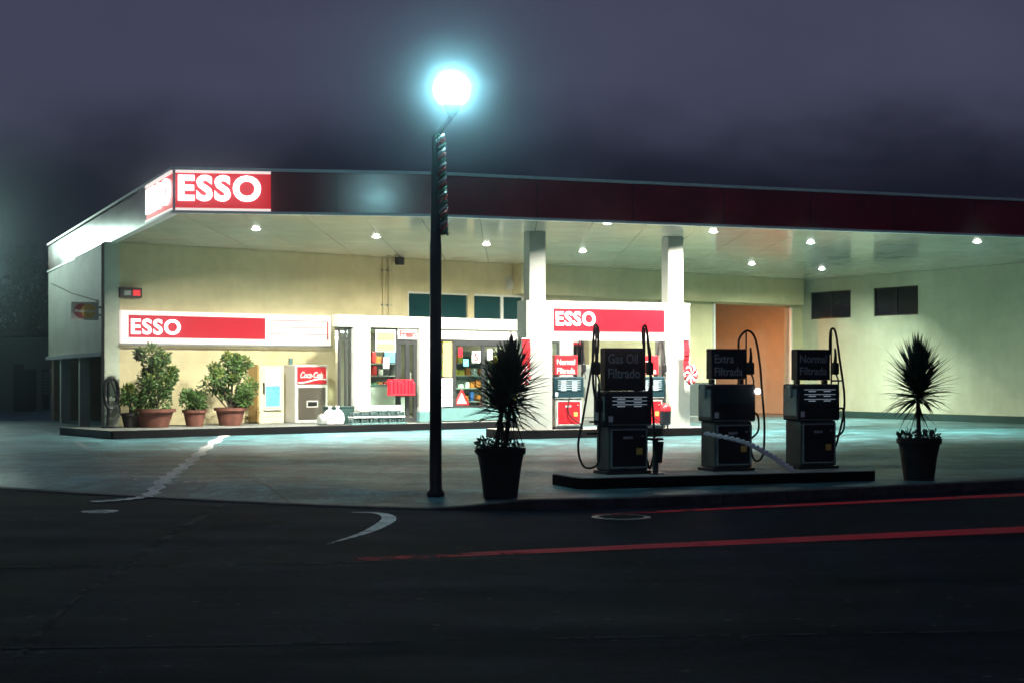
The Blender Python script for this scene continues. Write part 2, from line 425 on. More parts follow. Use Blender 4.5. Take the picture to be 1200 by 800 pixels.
def text(name, s, mat, parent, origin, xd, yd=Vector((0, 0, 1)), width=None, height=None, extr=.012, bold=.0, shear=0, xf=None, align='LEFT', space=1):
    """lettering as a mesh: baseline start at origin, along xd, up yd"""
    cu = bpy.data.curves.new(name, 'FONT'); cu.body = s; cu.size = 1; cu.extrude = .01; cu.offset = bold; cu.shear = shear
    cu.resolution_u = 4; cu.space_character = space
    tmp = bpy.data.objects.new('tmp', cu); COL.objects.link(tmp)
    bpy.context.view_layer.update()
    dg = bpy.context.evaluated_depsgraph_get()
    me = bpy.data.meshes.new_from_object(tmp.evaluated_get(dg))
    bpy.data.objects.remove(tmp); bpy.data.curves.remove(cu)
    xs = [v.co.x for v in me.vertices]; ys = [v.co.y for v in me.vertices]
    x0, x1, y0, y1 = min(xs), max(xs), min(ys), max(ys)
    sx = sy = None
    if width: sx = width / (x1 - x0)
    if height: sy = height / (y1 - y0)
    sx = sx or sy; sy = sy or sx
    off = 0 if align == 'LEFT' else -(x1 - x0) * sx / 2
    n = xd.cross(yd).normalized()
    for v in me.vertices:
        v.co = origin + xd * ((v.co.x - x0) * sx + off) + yd * ((v.co.y - y0) * sy) + n * ((v.co.z + .01) / .02 * extr)
    if xf is not None: me.transform(xf)
    me.materials.clear(); me.materials.append(mat); me.name = name
    o = bpy.data.objects.new(name, me); COL.objects.link(o)
    if parent: o.parent = parent
    return o

def smooth_path(pts, n=8):
    """Catmull-Rom through the points"""
    pts = [Vector(p) for p in pts]; out = []
    Q = [pts[0] * 2 - pts[1]] + pts + [pts[-1] * 2 - pts[-2]]
    for i in range(1, len(Q) - 2):
        for k in range(n):
            t = k / n; a, b, c, d = Q[i - 1:i + 3]
            out.append(.5 * ((2 * b) + (-a + c) * t + (2 * a - 5 * b + 4 * c - d) * t * t + (-a + 3 * b - 3 * c + d) * t ** 3))
    out.append(pts[-1]); return out

def area(name, loc, power, col, size=.3, size_y=None, rot=(0, 0, 0), shape='DISK', spread=180, parent=None):
    l = bpy.data.lights.new(name, 'AREA'); l.energy = power; l.color = col; l.shape = shape; l.size = size
    if size_y: l.size_y = size_y
    l.spread = R(spread)
    o = bpy.data.objects.new(name, l); COL.objects.link(o); o.location = loc; o.rotation_euler = rot
    if parent: o.parent = parent
    return o

def sstep(a, b, x):
    t = max(0, min(1, (x - a) / (b - a))); return t * t * (3 - 2 * t)

# ------------------------------------------------------------------ ground, road, forecourt, kerb
KP = [(-70, 62), (-30, 38), (-14, 28.3), (-8.2, 24.5), (-4.3, 22.15), (-2.2, 21.15), (-.7, 20.78), (.4, 20.74), (1.8, 21.15), (5.4, 23.1), (8.2, 24.7), (14, 28), (30, 37.5), (70, 61)]
def kerb_raw(X):
    for (a, b), (c, d) in zip(KP, KP[1:]):
        if a <= X <= c: return b + (d - b) * (X - a) / (c - a)
    return KP[0][1] if X < KP[0][0] else KP[-1][1]
def kerbY(X):
    return sum(kerb_raw(X + d * .25) for d in range(-4, 5)) / 9
def edge(X):
    return -.128 + .128 * sstep(-1.3, .5, X)
def gz(X, Y):
    d = Y - kerbY(X); e = edge(X)
    return e + (0 - e) * sstep(0, 1.7, d) + .2 * sstep(22, 38, Y)

def sheet(name, xs, rows, zf, mat):
    bm = bmesh.new(); g = []
    for x in xs:
        g.append([bm.verts.new((x, y, zf(x, y))) for y in rows(x)])
    for a, b in zip(g, g[1:]):
        for i in range(len(a) - 1): bm.faces.new([a[i], b[i], b[i + 1], a[i + 1]])
    bmesh.ops.recalc_face_normals(bm, faces=bm.faces)
    me = bpy.data.meshes.new(name); bm.to_mesh(me); bm.free(); me.materials.append(mat)
    if me.polygons and sum(p.normal.z for p in me.polygons) < 0: me.flip_normals()
    for p in me.polygons: p.use_smooth = True
    o = bpy.data.objects.new(name, me); COL.objects.link(o)
    return tag(o, kind='structure')

sheet('ground', [-500, -200, 0, 200, 500], lambda x: [-100, 0, 120, 300, 700], lambda x, y: -.2, MT['ground'])
xs = [-70 + 2 * i for i in range(28)] + [-14 + .25 * i for i in range(113)] + [14.5 + 2 * i for i in range(28)]
sheet('road', xs, lambda x: [-60, -10, 0, 5, 8, 12, 16] + [kerbY(x) - .002], lambda x, y: -.14, MT['road'])
def frows(x):
    k = kerbY(x) + .2
    return [k + .2 * i for i in range(10)] + [k + 2.2 + (110 - k - 2.2) * (i / 40) ** 1.3 for i in range(41)]
sheet('forecourt', xs, frows, gz, MT['forecourt'])
# kerb: dropped and flush in front of the entrance, standing proud past the lamp post
bm = bmesh.new(); prev = None
for i in range(0, 321):
    X = -40 + .25 * i
    Y = kerbY(X); t = edge(X)
    ring = [bm.verts.new(p) for p in ((X, Y, -.2), (X, Y, t - .006), (X, Y + .02, t + .008), (X, Y + .2, t + .008), (X, Y + .2, -.2))]
    if prev:
        for k in range(4): bm.faces.new([prev[k], ring[k], ring[k + 1], prev[k + 1]])
    prev = ring
mb = MB(); mb.bm = bm
tag(mb.build('kerb', MT['kerb']), kind='structure')

def strip(name, pts, width, mat, zf, label=None, cat=None, kind=None, wears=None, lift=.005, jag=0, group=None):
    """thin painted strip along pts (x, y); a per-point wear value eats the paint away"""
    bm = bmesh.new(); rows = []
    n = len(pts)
    for i, p in enumerate(pts):
        p = Vector((p[0], p[1], 0)); a = Vector((*pts[max(i - 1, 0)], 0)); b = Vector((*pts[min(i + 1, n - 1)], 0))
        d = (b - a).normalized(); s = Vector((-d.y, d.x, 0)); w = width[i] if isinstance(width, list) else width
        w *= 1 + jag * noise.noise(Vector((i * .9, 3.1, 7)))
        row = []
        for k in (-.5, 0, .5):
            q = p + s * w * k
            row.append(bm.verts.new((q.x, q.y, zf(q.x, q.y) + lift)))
        rows.append(row)
    for a, b in zip(rows, rows[1:]):
        for k in range(2): bm.faces.new([a[k], b[k], b[k + 1], a[k + 1]])
    bmesh.ops.recalc_face_normals(bm, faces=bm.faces)
    me = bpy.data.meshes.new(name); bm.to_mesh(me); bm.free(); me.materials.append(mat)
    if sum(p.normal.z for p in me.polygons) < 0: me.flip_normals()
    at = me.attributes.new('wear', 'FLOAT', 'POINT')
    for i in range(n):
        for k in range(3): at.data[i * 3 + k].value = wears[i] if wears else 0
    o = bpy.data.objects.new(name, me); COL.objects.link(o)
    return tag(o, label, cat, group, kind)

def G(x, y, z=0.0):                    # pixel -> ground point at height z
    Y = (CH - z) * F / (y - HY); return ((x - 600) / F * Y, Y)
RZ = lambda x, y: -.14
def dense(pts, n=10):
    return [(p.x, p.y) for p in smooth_path([(*q, 0) for q in pts], n)]

def lerp_pts(a, b, n): return [(a[0] + (b[0] - a[0]) * i / n, a[1] + (b[1] - a[1]) * i / n) for i in range(n + 1)]
# passing car's tail-light trails, painted as strips whose wear value fades them
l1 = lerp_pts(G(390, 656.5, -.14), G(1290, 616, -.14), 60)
strip('tail_light_trail', l1, [.26 + .36 * i / 60 for i in range(61)], MT['red_trail'], RZ, 'long red tail-light trail painted along the middle of the road, fading out towards the lamp post', 'light trail', wears=[.26 * (1 - min(1, i / 15)) for i in range(61)])
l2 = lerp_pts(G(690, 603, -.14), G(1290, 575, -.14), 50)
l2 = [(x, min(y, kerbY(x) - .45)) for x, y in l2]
strip('tail_light_trail', l2, [.20 + .28 * i / 50 for i in range(51)], MT['red_trail'], RZ, 'thinner red tail-light trail painted close along the raised kerb in front of the pumps', 'light trail', wears=[.24 * (1 - min(1, i / 18)) for i in range(51)])
# white marks
pts = dense([G(412, 600, -.14), G(438, 600.5, -.14), G(453, 603.5, -.14), G(455, 609, -.14), G(443, 617, -.14), G(422, 626, -.14), G(384, 637, -.14)], 8)
n = len(pts); strip('road_mark', pts, [.04 + .15 * math.sin(math.pi * min(1, (i + 3) / n) ** 1.2) for i in range(n)], MT['white_paint_and_trail'], RZ, 'short white curved mark on the dark road in front of the lamp post', 'road mark', wears=[-.06 + .10 * (i / n) ** 2 for i in range(n)], jag=.15)
pts = dense([G(266, 509, .19), G(240, 524, .17), G(222, 538, .12), G(205, 550, .08), G(188, 562, .04), G(172, 571, 0), G(145, 577, -.03), G(108, 582, -.06)], 10)
n = len(pts)  # trail of a moving light, painted as a strip on the forecourt
strip('forecourt_mark', pts, [.21 * (1 + .4 * math.sin(i * 1.5)) for i in range(n)], MT['white_paint_and_trail'], gz, 'long wavering white light trail painted from the potted bushes to the edge of the road', 'ground mark', wears=[-.06 + .14 * abs(i / n - .45) for i in range(n)], jag=.3)
pts = dense([G(170, 566, 0), G(230, 564, 0), G(300, 561.5, .01), G(345, 560, .01), G(400, 560, .01)], 8); n = len(pts)
strip('forecourt_mark', pts, [.25 * math.sin(math.pi * (i + .5) / n) + .04 for i in range(n)], MT['white_paint_and_trail'], gz, 'faint pale smear lying across the dim forecourt beside the wavering white trail', 'ground mark', wears=[.10] * n, jag=.5)
pts = dense([G(107, 601, -.14), G(118, 599, -.14), G(130, 600, -.14)], 6); n = len(pts)
strip('road_mark', pts, [.55 * math.sin(math.pi * (i + .5) / n) for i in range(n)], MT['white_paint_and_trail'], RZ, 'small round white blotch on the road at the edge of the entrance', 'road mark', wears=[.0] * n)
pts = dense([G(90, 517, .18), G(140, 545, .12), G(160, 560, .05)], 8); n = len(pts)
strip('forecourt_mark', pts, .10, MT['white_paint_and_trail'], gz, 'thin faint pale line slanting across the dark forecourt corner', 'ground mark', wears=[.14] * n)
# tar seams
for pl, w in (([G(-40, 664, -.14), G(250, 662, -.14), G(420, 658, -.14), G(620, 654, -.14)], .13), ([G(-40, 760, -.14), G(300, 755, -.14), G(700, 747, -.14), G(1240, 738, -.14)], .06),
              ([G(262, 590, -.14), G(215, 618, -.14), G(180, 640, -.14), G(150, 662, -.14)], .12), ([G(150, 664, -.14), G(90, 700, -.14), G(20, 770, -.14)], .05)):
    pts = dense(pl, 14)
    tag(strip('road_seam', pts, w, MT['tar'], RZ, jag=.5, lift=.004), kind='structure')
mh = thing('manhole_cover', 'round iron manhole cover in the road below the pump island', 'manhole cover', (*G(728, 606, -.14), -.136))
MB().lathe([(.38, 0), (.38, .008), (.33, .010)], 36).build('frame', MT['steel'], mh, smooth=True)
b_ = MB().lathe([(.325, 0), (.325, .009)], 36)
for i in range(-4, 5):
    h = math.sqrt(max(0, .3 ** 2 - (i * .07) ** 2)); b_.box(-h, h, i * .07 - .012, i * .07 + .012, .009, .014)
b_.build('lid', MT['iron'], mh)

# ------------------------------------------------------------------ building frame (back wall runs from A along U)
A = Vector((-10.3, 38.9, 0)); ang = R(38.3)
U = Vector((math.cos(ang), math.sin(ang), 0)); NI = Vector((-math.sin(ang), math.cos(ang), 0))
def s_at(px, t=0):
    k = (px - 600) / F
    return (k * (A.y + t * NI.y) - (A.x + t * NI.x)) / (U.x - k * U.y)
def Wp(s, t, z): return A + U * s + NI * t + Vector((0, 0, z))
def z_at(px, py, t=0):
    q = Wp(s_at(px, t), t, 0); return CH - (py - HY) / F * q.y
CZ = 5.05
Bc = Vector((10.45, 55.3, 0))                     # inner right corner
sB = (Bc - A).dot(U)
F0 = Vector((-6.95, 31.5, 0)); F1 = Vector((-1.62, 32.25, 0)); F2 = Vector((17.6, 39.05, 0)); FL = Vector((-15.15, 50.2, 0))
RW = Vector((18.6, 40.9, 0))                      # right wall end

bld = thing('service_station', 'long low cream painted service station building under the wide canopy', 'building', A, ang)
XB = W2L(bld)
sL, sR = s_at(393), s_at(690)                     # shop extent
g0, g1 = s_at(836), s_at(925)
gtop = 4.1
cs0, cs1 = s_at(478), s_at(614)
shop_t = -2.3; SW = .38
# back wall
w = MB()
w.box(0, sL, 0, .25, -.1, CZ - .005)
w.box(sL, cs0, 0, .25, 3.22, CZ - .005); w.box(cs0, cs1, 0, .25, 4.1, CZ - .005); w.box(cs1, sR, 0, .25, 3.22, CZ - .005)
w.box(sR, g0, 0, .25, -.1, CZ - .005); w.box(g0, g1, 0, .25, gtop, CZ - .005); w.box(g1, sB + .1, 0, .25, -.1, CZ - .005)
w.build('front_wall', MT['wall'], bld)
# bulkhead over the garage side
MB().box(s_at(612, -.5), g1 + .25, -.45, -.003, 4.14, CZ - .006).build('bulkhead', MT['wall'], bld)
MB().box(sR + .02, g0, -.02, -.002, -.1, 1.42).build('wainscot', MT['wainscot'], bld)
for q in (g0 - .06, g1): MB().box(q, q + .06, -.10, .25, -.1, gtop).build('door_jamb', MT['frame_white'], bld)
# clerestory windows
n_cl = 4; xsep = [478, 508, 552, 589, 614]
for a, b in zip(xsep, xsep[1:]):
    sa, sb = s_at(a), s_at(b)
    fr = MB().box(sa, sa + .05, .02, .12, 3.23, 4.1).box(sb - .05, sb, .02, .12, 3.23, 4.1).box(sa + .05, sb - .05, .02, .12, 4.04, 4.1).box(sa + .05, sb - .05, .02, .12, 3.23, 3.28)
    f = fr.build('window', MT['frame_white'], bld)
    MB().box(sa + .05, sb - .05, .06, .075, 3.28, 4.04).build('pane', MT['teal_glass'], f)
MB().box(s_at(552) - .12, s_at(552) + .12, .004, .2, 3.22, 4.1).build('window_pier', MT['wall'], bld)
# garage bay behind the opening
gd = 6.0
g = MB().box(g0 - 2, g1 + 2, gd, gd + .2, -.1, 4.6).box(g0 - 2.2, g0 - 2, .25, gd, -.1, 4.6).box(g1 + 2, g1 + 2.2, .25, gd, -.1, 4.6)
g.build('garage_wall', MT['interior'], bld)
MB().box(g0 - 2, g1 + 2, gd - .02, gd - .002, .2, 1.55).build('garage_wainscot', MT['wainscot'], bld)
MB().box(g0 - 2, g1 + 2, .25, gd, 4.6, 4.75).build('garage_ceiling', MT['interior'], bld)
MB().box(g0 - 2, g1 + 2, .0, gd, .05, .215).build('garage_floor', MT['sidewalk'], bld)
gl = thing('garage_lamp', 'orange glowing lamp on the garage ceiling behind the open doorway', 'lamp', Wp((g0 + g1) / 2 + .4, 2.0, 4.58), ang)
MB().box(-.5, .5, -.1, .1, -.03, 0).build('housing', MT['steel'], gl)
MB().box(-.45, .45, -.07, .07, -.07, -.03).build('diffuser', MT['orange_glow'], gl)
area('garage_light', Wp((g0 + g1) / 2 + .4, 2.0, 4.48), 260, (1, .28, .06), .8)
# right wall (runs back towards the street) with two dark windows
rdir = (RW - Bc).normalized(); rn = Vector((-rdir.y, rdir.x, 0))
if rn.x > 0: rn_in = -rn
else: rn_in = rn
rn_out = -rn_in
def Rp(d, t, z): return Bc + rdir * d + rn_out * t + Vector((0, 0, z))
def rd_at(px, t=0):
    k = (px - 600) / F; o = Bc + rn_out * t
    return (k * o.y - o.x) / (rdir.x - k * rdir.y)
def rz_at(px, py, t=0): return CH - (py - HY) / F * Rp(rd_at(px, t), t, 0).y
def seg_prism(mb, p0, p1, nrm, t0, t1, z0, z1, lean=None):
    q = [p0 + nrm * t0, p1 + nrm * t0, p1 + nrm * t1, p0 + nrm * t1]
    mb.prism([(v.x, v.y) for v in q], z0, z1, lean)
wd = []
for x0, x1, yt, yb in ((950, 997, 343, 374), (1024, 1076, 334.5, 369)):
    d0, d1 = rd_at(x0), rd_at(x1)
    wd.append((d0, d1, rz_at((x0 + x1) / 2, yt), rz_at((x0 + x1) / 2, yb)))
zt = sum(q[2] for q in wd) / 2; zb = sum(q[3] for q in wd) / 2
Ltot = (RW - Bc).length
w = MB()
cuts = [0] + [v for q in wd for v in q[:2]] + [Ltot]
for i in range(0, len(cuts) - 1):
    a, b = Bc + rdir * cuts[i], Bc + rdir * cuts[i + 1]
    if i % 2 == 0: seg_prism(w, a, b, rn_out, 0, .25, -.1, CZ - .005)
    else:
        seg_prism(w, a, b, rn_out, 0, .25, -.1, zb); seg_prism(w, a, b, rn_out, 0, .25, zt, CZ - .005)
w.build('right_wall', MT['wall_right'], bld, XB)
k = MB(); seg_prism(k, Bc + rdir * .02, RW, rn_in, .002, .03, .1, .42); k.build('skirting', MT['skirting'], bld, XB)
for d0, d1, _, _ in wd:
    f = MB(); a, b = Bc + rdir * d0, Bc + rdir * d1; mid = (a + b) / 2; e = rdir * .05
    for p, q in ((a, a + e), (b - e, b), (mid - e * .6, mid + e * .6)): seg_prism(f, p, q, rn_out, .03, .12, zb, zt)
    seg_prism(f, a + e, mid - e * .6, rn_out, .03, .12, zb, zb + .05); seg_prism(f, a + e, mid - e * .6, rn_out, .03, .12, zt - .05, zt)
    seg_prism(f, mid + e * .6, b - e, rn_out, .03, .12, zb, zb + .05); seg_prism(f, mid + e * .6, b - e, rn_out, .03, .12, zt - .05, zt)
    fo = f.build('window', MT['frame_dark'], bld, XB)
    for p, q in ((a + e, mid - e * .6), (mid + e * .6, b - e)):
        m_ = MB(); seg_prism(m_, p, q, rn_out, .07, .085, zb + .05, zt - .05); m_.build('pane', MT['dark_glass'], fo, XB)
# left side: upper storey panel over a dark undercroft with posts
sdir = (FL - A).normalized(); sn_in = Vector((sdir.y, -sdir.x, 0))
Lside = (FL - A).length
a0 = A + sdir * .02
w = MB(); seg_prism(w, a0 + sdir * .28, FL, sn_in, .0, .22, 2.27, CZ - .005); w.build('side_wall', MT['wall_side'], bld, XB)
w = MB(); seg_prism(w, a0 + sdir * .28, FL + sdir * .1, sn_in, -.08, .22, 2.16, 2.267); w.build('ledge', MT['trim'], bld, XB)
w = MB(); seg_prism(w, A - sdir * .02, A + sdir * .30, sn_in, -.02, .35, -.1, CZ - .005); w.build('corner_pier', MT['wall_side'], bld, XB)
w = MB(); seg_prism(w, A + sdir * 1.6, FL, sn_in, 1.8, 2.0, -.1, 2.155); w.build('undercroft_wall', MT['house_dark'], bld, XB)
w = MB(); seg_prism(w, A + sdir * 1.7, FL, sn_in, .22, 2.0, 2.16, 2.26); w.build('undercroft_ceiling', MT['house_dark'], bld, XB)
for px in (70, 92):
    kx = (px - 600) / F; d = (kx * A.y - A.x) / (sdir.x - kx * sdir.y)
    w = MB(); seg_prism(w, A + sdir * (d - .16), A + sdir * (d + .16), sn_in, .02, .30, -.1, 2.158); w.build('post', MT['wall_side'], bld, XB)
for d in (3.4, 6.4, 9.6):
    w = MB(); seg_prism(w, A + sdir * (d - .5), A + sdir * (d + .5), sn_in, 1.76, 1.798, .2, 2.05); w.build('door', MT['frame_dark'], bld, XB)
# back closing walls and roof
far = (FL - A).dot(NI)
MB().box(3.3, sB + .9, far - .2, far, -.1, CZ - .005).build('rear_wall', MT['wall'], bld)

# ------------------------------------------------------------------ sidewalk
MB().box(-1.2, s_at(760), -3.2 + .15, -.003, .0, SW).build('sidewalk', MT['sidewalk']).matrix_world = Matrix.Translation(A) @ Matrix.Rotation(ang, 4, 'Z')
tag(bpy.data.objects['sidewalk'], kind='structure')
k = MB().box(-1.2, s_at(625, -3.2), -3.2, -3.2 + .147, .0, SW + .003, .015).build('sidewalk_kerb', MT['kerb_black'])
k.matrix_world = Matrix.Translation(A) @ Matrix.Rotation(ang, 4, 'Z'); tag(k, kind='structure')

# ------------------------------------------------------------------ shop
shop = thing('shop', 'brightly lit white shop front with glazed bays under the canopy', 'shop', A, ang)
T = shop_t
sx = lambda px, t=T: s_at(px, t)
SE = sx(668)
S0 = sx(396)
MB().box(S0 - .1, SE + .1, T - .14, T + .14, 2.94, 3.25, .012).build('fascia_band', MT['white'], shop)
SLw = s_at(398)
MB().prism([(S0, T + .145), (SE, T + .145), (SE, -.003), (SLw, -.003)], 3.16, 3.23).build('roof', MT['white'], shop)
MB().prism([(S0 + .02, T + .145), (SE, T + .145), (SE, 4.0), (SLw, 4.0), (SLw, 0)], 2.95, 3.0).build('ceiling', MT['interior'], shop)
MB().prism([(S0, T), (SE, T), (SE, 4.0), (SLw, 4.0), (SLw, 0)], SW + .004, SW + .03).build('floor', MT['shop_floor'], shop)
MB().box(SLw, SE, 4.0, 4.15, SW + .04, 2.95).box(SE - .15, SE, T + .15, 4.0, SW + .04, 2.94).box(SLw + .02, SLw + .12, .26, 4.0, SW + .04, 2.94).build('inner_wall', MT['interior'], shop)
for x0, x1 in ((411, 430.5), (488, 500.5), (655, 668)):
    MB().box(sx(x0), sx(x1), T - .16, T + .16, SW + .02, 2.937, .012).build('pillar', MT['white_col'], shop)
    MB().box(sx(x0) - .015, sx(x1) + .015, T - .175, T + .175, SW + .02, SW + .3).build('pillar_base', MT['plinth'], shop)
MB().box(sx(500.5), sx(612), T - .05, T + .12, SW + .03, .76).build('plinth', MT['plinth'], shop)
MB().box(sx(612), sx(655), T - .05, T + .12, SW + .03, .76).build('plinth', MT['plinth'], shop)
MB().box(sx(500.5), sx(655), T - .06, T + .08, 2.66, 2.90).build('lit_header', MT['white_lit_soft'], shop)
def glazing(x0, x1, z0, z1, muls=(), rails=(), t=T, frame=MT['frame_dark'], wdt=.05, name='window'):
    a, b = sx(x0, t), sx(x1, t); f = MB()
    f.box(a, a + wdt, t - .03, t + .03, z0, z1).box(b - wdt, b, t - .03, t + .03, z0, z1)
    f.box(a + wdt, b - wdt, t - .03, t + .03, z0, z0 + wdt).box(a + wdt, b - wdt, t - .03, t + .03, z1 - wdt, z1)
    for m in muls: f.box(sx(m, t) - wdt / 2, sx(m, t) + wdt / 2, t - .028, t + .028, z0 + wdt, z1 - wdt)
    for z in rails: f.box(a + wdt, b - wdt, t - .025, t + .025, z - wdt / 2, z + wdt / 2)
    o = f.build(name, frame, shop)
    MB().box(a + wdt, b - wdt, t - .004, t + .004, z0 + wdt, z1 - wdt).build('pane', MT['shop_glass'], o)
    return o
MB().box(sx(533), sx(610), T - .045, T - .032, 2.50, 2.652).build('dark_header', MT['frame_dark'], shop)
glazing(430.5, 465, .74, 2.93, rails=(2.62,), frame=MT['frame_dark'], wdt=.03)
MB().box(sx(430.5), sx(465), T - .05, T + .1, SW + .03, .737).build('plinth', MT['plinth'], shop)
d = glazing(465, 488, SW + .035, 2.62, frame=MT['frame_dark'], wdt=.11, muls=(477,), name='door', rails=(1.15,))
MB().tube([(sx(479), T - .08, 1.25), (sx(479), T - .08, 1.75)], .018).build('handle', MT['steel'], d)
glazing(396.5, 411, SW + .035, 2.93, frame=MT['frame_dark'], wdt=.05, rails=(2.62,), muls=(405,))
glazing(500.5, 531.5, .765, 2.655, wdt=.05)
d2 = glazing(531.5, 566, .765, 2.655, wdt=.06)
glazing(566, 612, .765, 2.655, wdt=.05, rails=(2.5,), muls=(592,))
glazing(612, 655, .765, 2.655, wdt=.06, muls=(640,), rails=(2.1,))
MB().box(SE - .02, SE + .1, T + .147, -.004, SW + .02, 2.93).build('return_wall', MT['white'], shop)

# signs on the shop front
def board(name, label, cat, px0, px1, pz0, pz1, t, mat, thick=.03, frame=None):
    r = thing(name, label, cat, Wp(s_at(px0, t), t, pz0), ang)
    wd_ = s_at(px1, t) - s_at(px0, t)
    MB().box(0, wd_, -thick, 0, 0, pz1 - pz0, .004).build('panel', mat, r)
    if frame: MB().box(-.02, 0, -thick - .01, 0, -.02, pz1 - pz0 + .02).box(wd_, wd_ + .02, -thick - .01, 0, -.02, pz1 - pz0 + .02).box(0, wd_, -thick - .01, 0, pz1 - pz0, pz1 - pz0 + .02).box(0, wd_, -thick - .01, 0, -.02, 0).build('frame', frame, r)
    return r, wd_
X1 = Vector((1, 0, 0)); Z1 = Vector((0, 0, 1))
r, wd_ = board('shop_sign', 'small white sign with red lettering over the dark shop door', 'sign', 466, 488, 2.64, 2.90, T - .05, MT['white_lit_soft'])
text('lettering', 'Fresh', MT['red_text'], r, Vector((.05, -.032, .05)), X1, width=wd_ - .1, height=.19, bold=.03)
r, wd_ = board('window_banner', 'orange and white banner across the top of the left shop window', 'banner', 440, 463.5, 2.30, 2.88, T - .05, MT['white_lit_soft'], .015)
MB().box(.03, wd_ - .03, -.022, -.016, .28, .5).box(.03, wd_ - .03, -.022, -.016, .02, .22).build('stripe', MT['orange_poster'], r)
r, wd_ = board('poster', 'tall yellow poster in the shop window beside the lamp post', 'poster', 519, 529.5, 1.63, 2.58, T - .045, MT['orange_poster'], .008)
for i in range(3):
    z0, z1 = (.80 + .27 * i, 1.05 + .27 * i)
    board('notice', ['bottom sheet of the white notices under the yellow poster', 'middle sheet of the white notices under the yellow poster', 'top sheet of the white notices under the yellow poster'][i], 'notice', 517.5, 530.3, z0, z1, T - .045, MT['paper'], .006)
r, wd_ = board('window_card', 'white card with a red figure stuck on the glass shop door', 'card', 553, 563, 2.02, 2.34, T - .045, MT['paper'], .006)
text('figure', '5', MT['red_text'], r, Vector((.08, -.008, .05)), X1, height=.22, bold=.02)
for px, z, w_, h_, mt, lb_ in ((537, 2.18, 5, .26, 'red_rack', 'small red card stuck high on the glass shop door'), (543, 1.92, 6, .2, 'blue_poster', 'small blue card stuck on the glass shop door'),
                           (571, 2.1, 6, .3, 'paper', 'white card stuck on the dark window beside the door'), (600, 1.5, 7, .42, 'red_rack', 'red poster low in the window beside the left column'), (449, 1.85, 7, .3, 'paper', 'white card in the left shop window')):
    board('window_card', lb_, 'card', px, px + w_, z, z + h_, T - .045, MT[mt], .006)
# warning triangle
wt = thing('warning_triangle', 'red and white warning triangle standing behind the shop door glass', 'warning triangle', Wp(sx(541, T + .25), T + .25, .80), ang)
m_ = MB()
for i in range(3):
    p = [Vector((.27 * math.cos(a), 0, .18 + .27 * math.sin(a))) for a in (R(90 + 120 * i), R(210 + 120 * i))]
    m_.tube([p[0], p[1]], .03, 8)
m_.build('border', MT['red_rack'], wt)
m_ = MB(); p = [Vector((.2 * math.cos(a), .0, .18 + .2 * math.sin(a))) for a in (R(90), R(210), R(330))]
m_.poly([v + Vector((0, -.005, 0)) for v in p]).poly([v + Vector((0, .005, 0)) for v in p[::-1]]).build('face', MT['paper'], wt)
MB().box(-.2, .2, -.08, .08, -.02, .01).build('foot', MT['frame_dark'], wt)
# red rack hung in front of the shop door
rk = thing('newspaper_rack', 'bright red slatted rack fixed chest high across the shop door', 'rack', Wp(sx(457.5, T - .3), T - .3, 1.12), ang)
wd_ = sx(487, T - .3) - sx(457.5, T - .3)
MB().box(0, wd_, .0, .14, 0, .05, .01).box(0, wd_, .12, .14, .05, .44).build('tray', MT['red_rack'], rk)
m_ = MB()
for i in range(7):
    x = wd_ * (i + .5) / 7; m_.box(x - wd_ / 17, x + wd_ / 17, .0, .10, .05, .40 + .05 * math.sin(i * 1.7), .015)
m_.build('slats', MT['red_rack'], rk)
# interior: ceiling fittings, shelving with goods
for i, fx in enumerate((.18, .5, .8)):
    f = thing('ceiling_light', 'lit fluorescent fitting on the shop ceiling', 'ceiling light', Wp(S0 + (SE - S0) * fx, .2, 2.94), ang, 'fluorescent fittings on the shop ceiling')
    MB().box(-.7, .7, -.12, .12, -.04, 0).build('housing', MT['white'], f)
    MB().box(-.66, .66, -.09, .09, -.07, -.04).build('diffuser', MT['tube_glow'], f)
    area('shop_light', Wp(S0 + (SE - S0) * fx, .2, 2.85), 105, (1, .96, .82), 1.2, .4, shape='RECTANGLE', rot=(0, 0, ang))
rng = random.Random(11)
proto = {}
def good(kind, s, t, z):
    nm, mt = GOODS[kind]
    if kind not in proto:
        w_, h_ = rng.uniform(.12, .2), rng.uniform(.14, .28)
        proto[kind] = MB().box(-w_ / 2, w_ / 2, -.06, .06, 0, h_, .012).build('packet', mt)
        o = proto[kind]
    else:
        o = proto[kind].copy(); COL.objects.link(o)
    o.location = Wp(s, t + rng.uniform(-.05, .04), z); o.rotation_euler = (0, 0, ang + rng.uniform(-.35, .35)); o.scale = (rng.uniform(.7, 1.2), 1, rng.uniform(.6, 1.35))
    tag(o, nm + ' packet among the goods on the shop shelves', 'packet', nm + ' packets on the shop shelves')
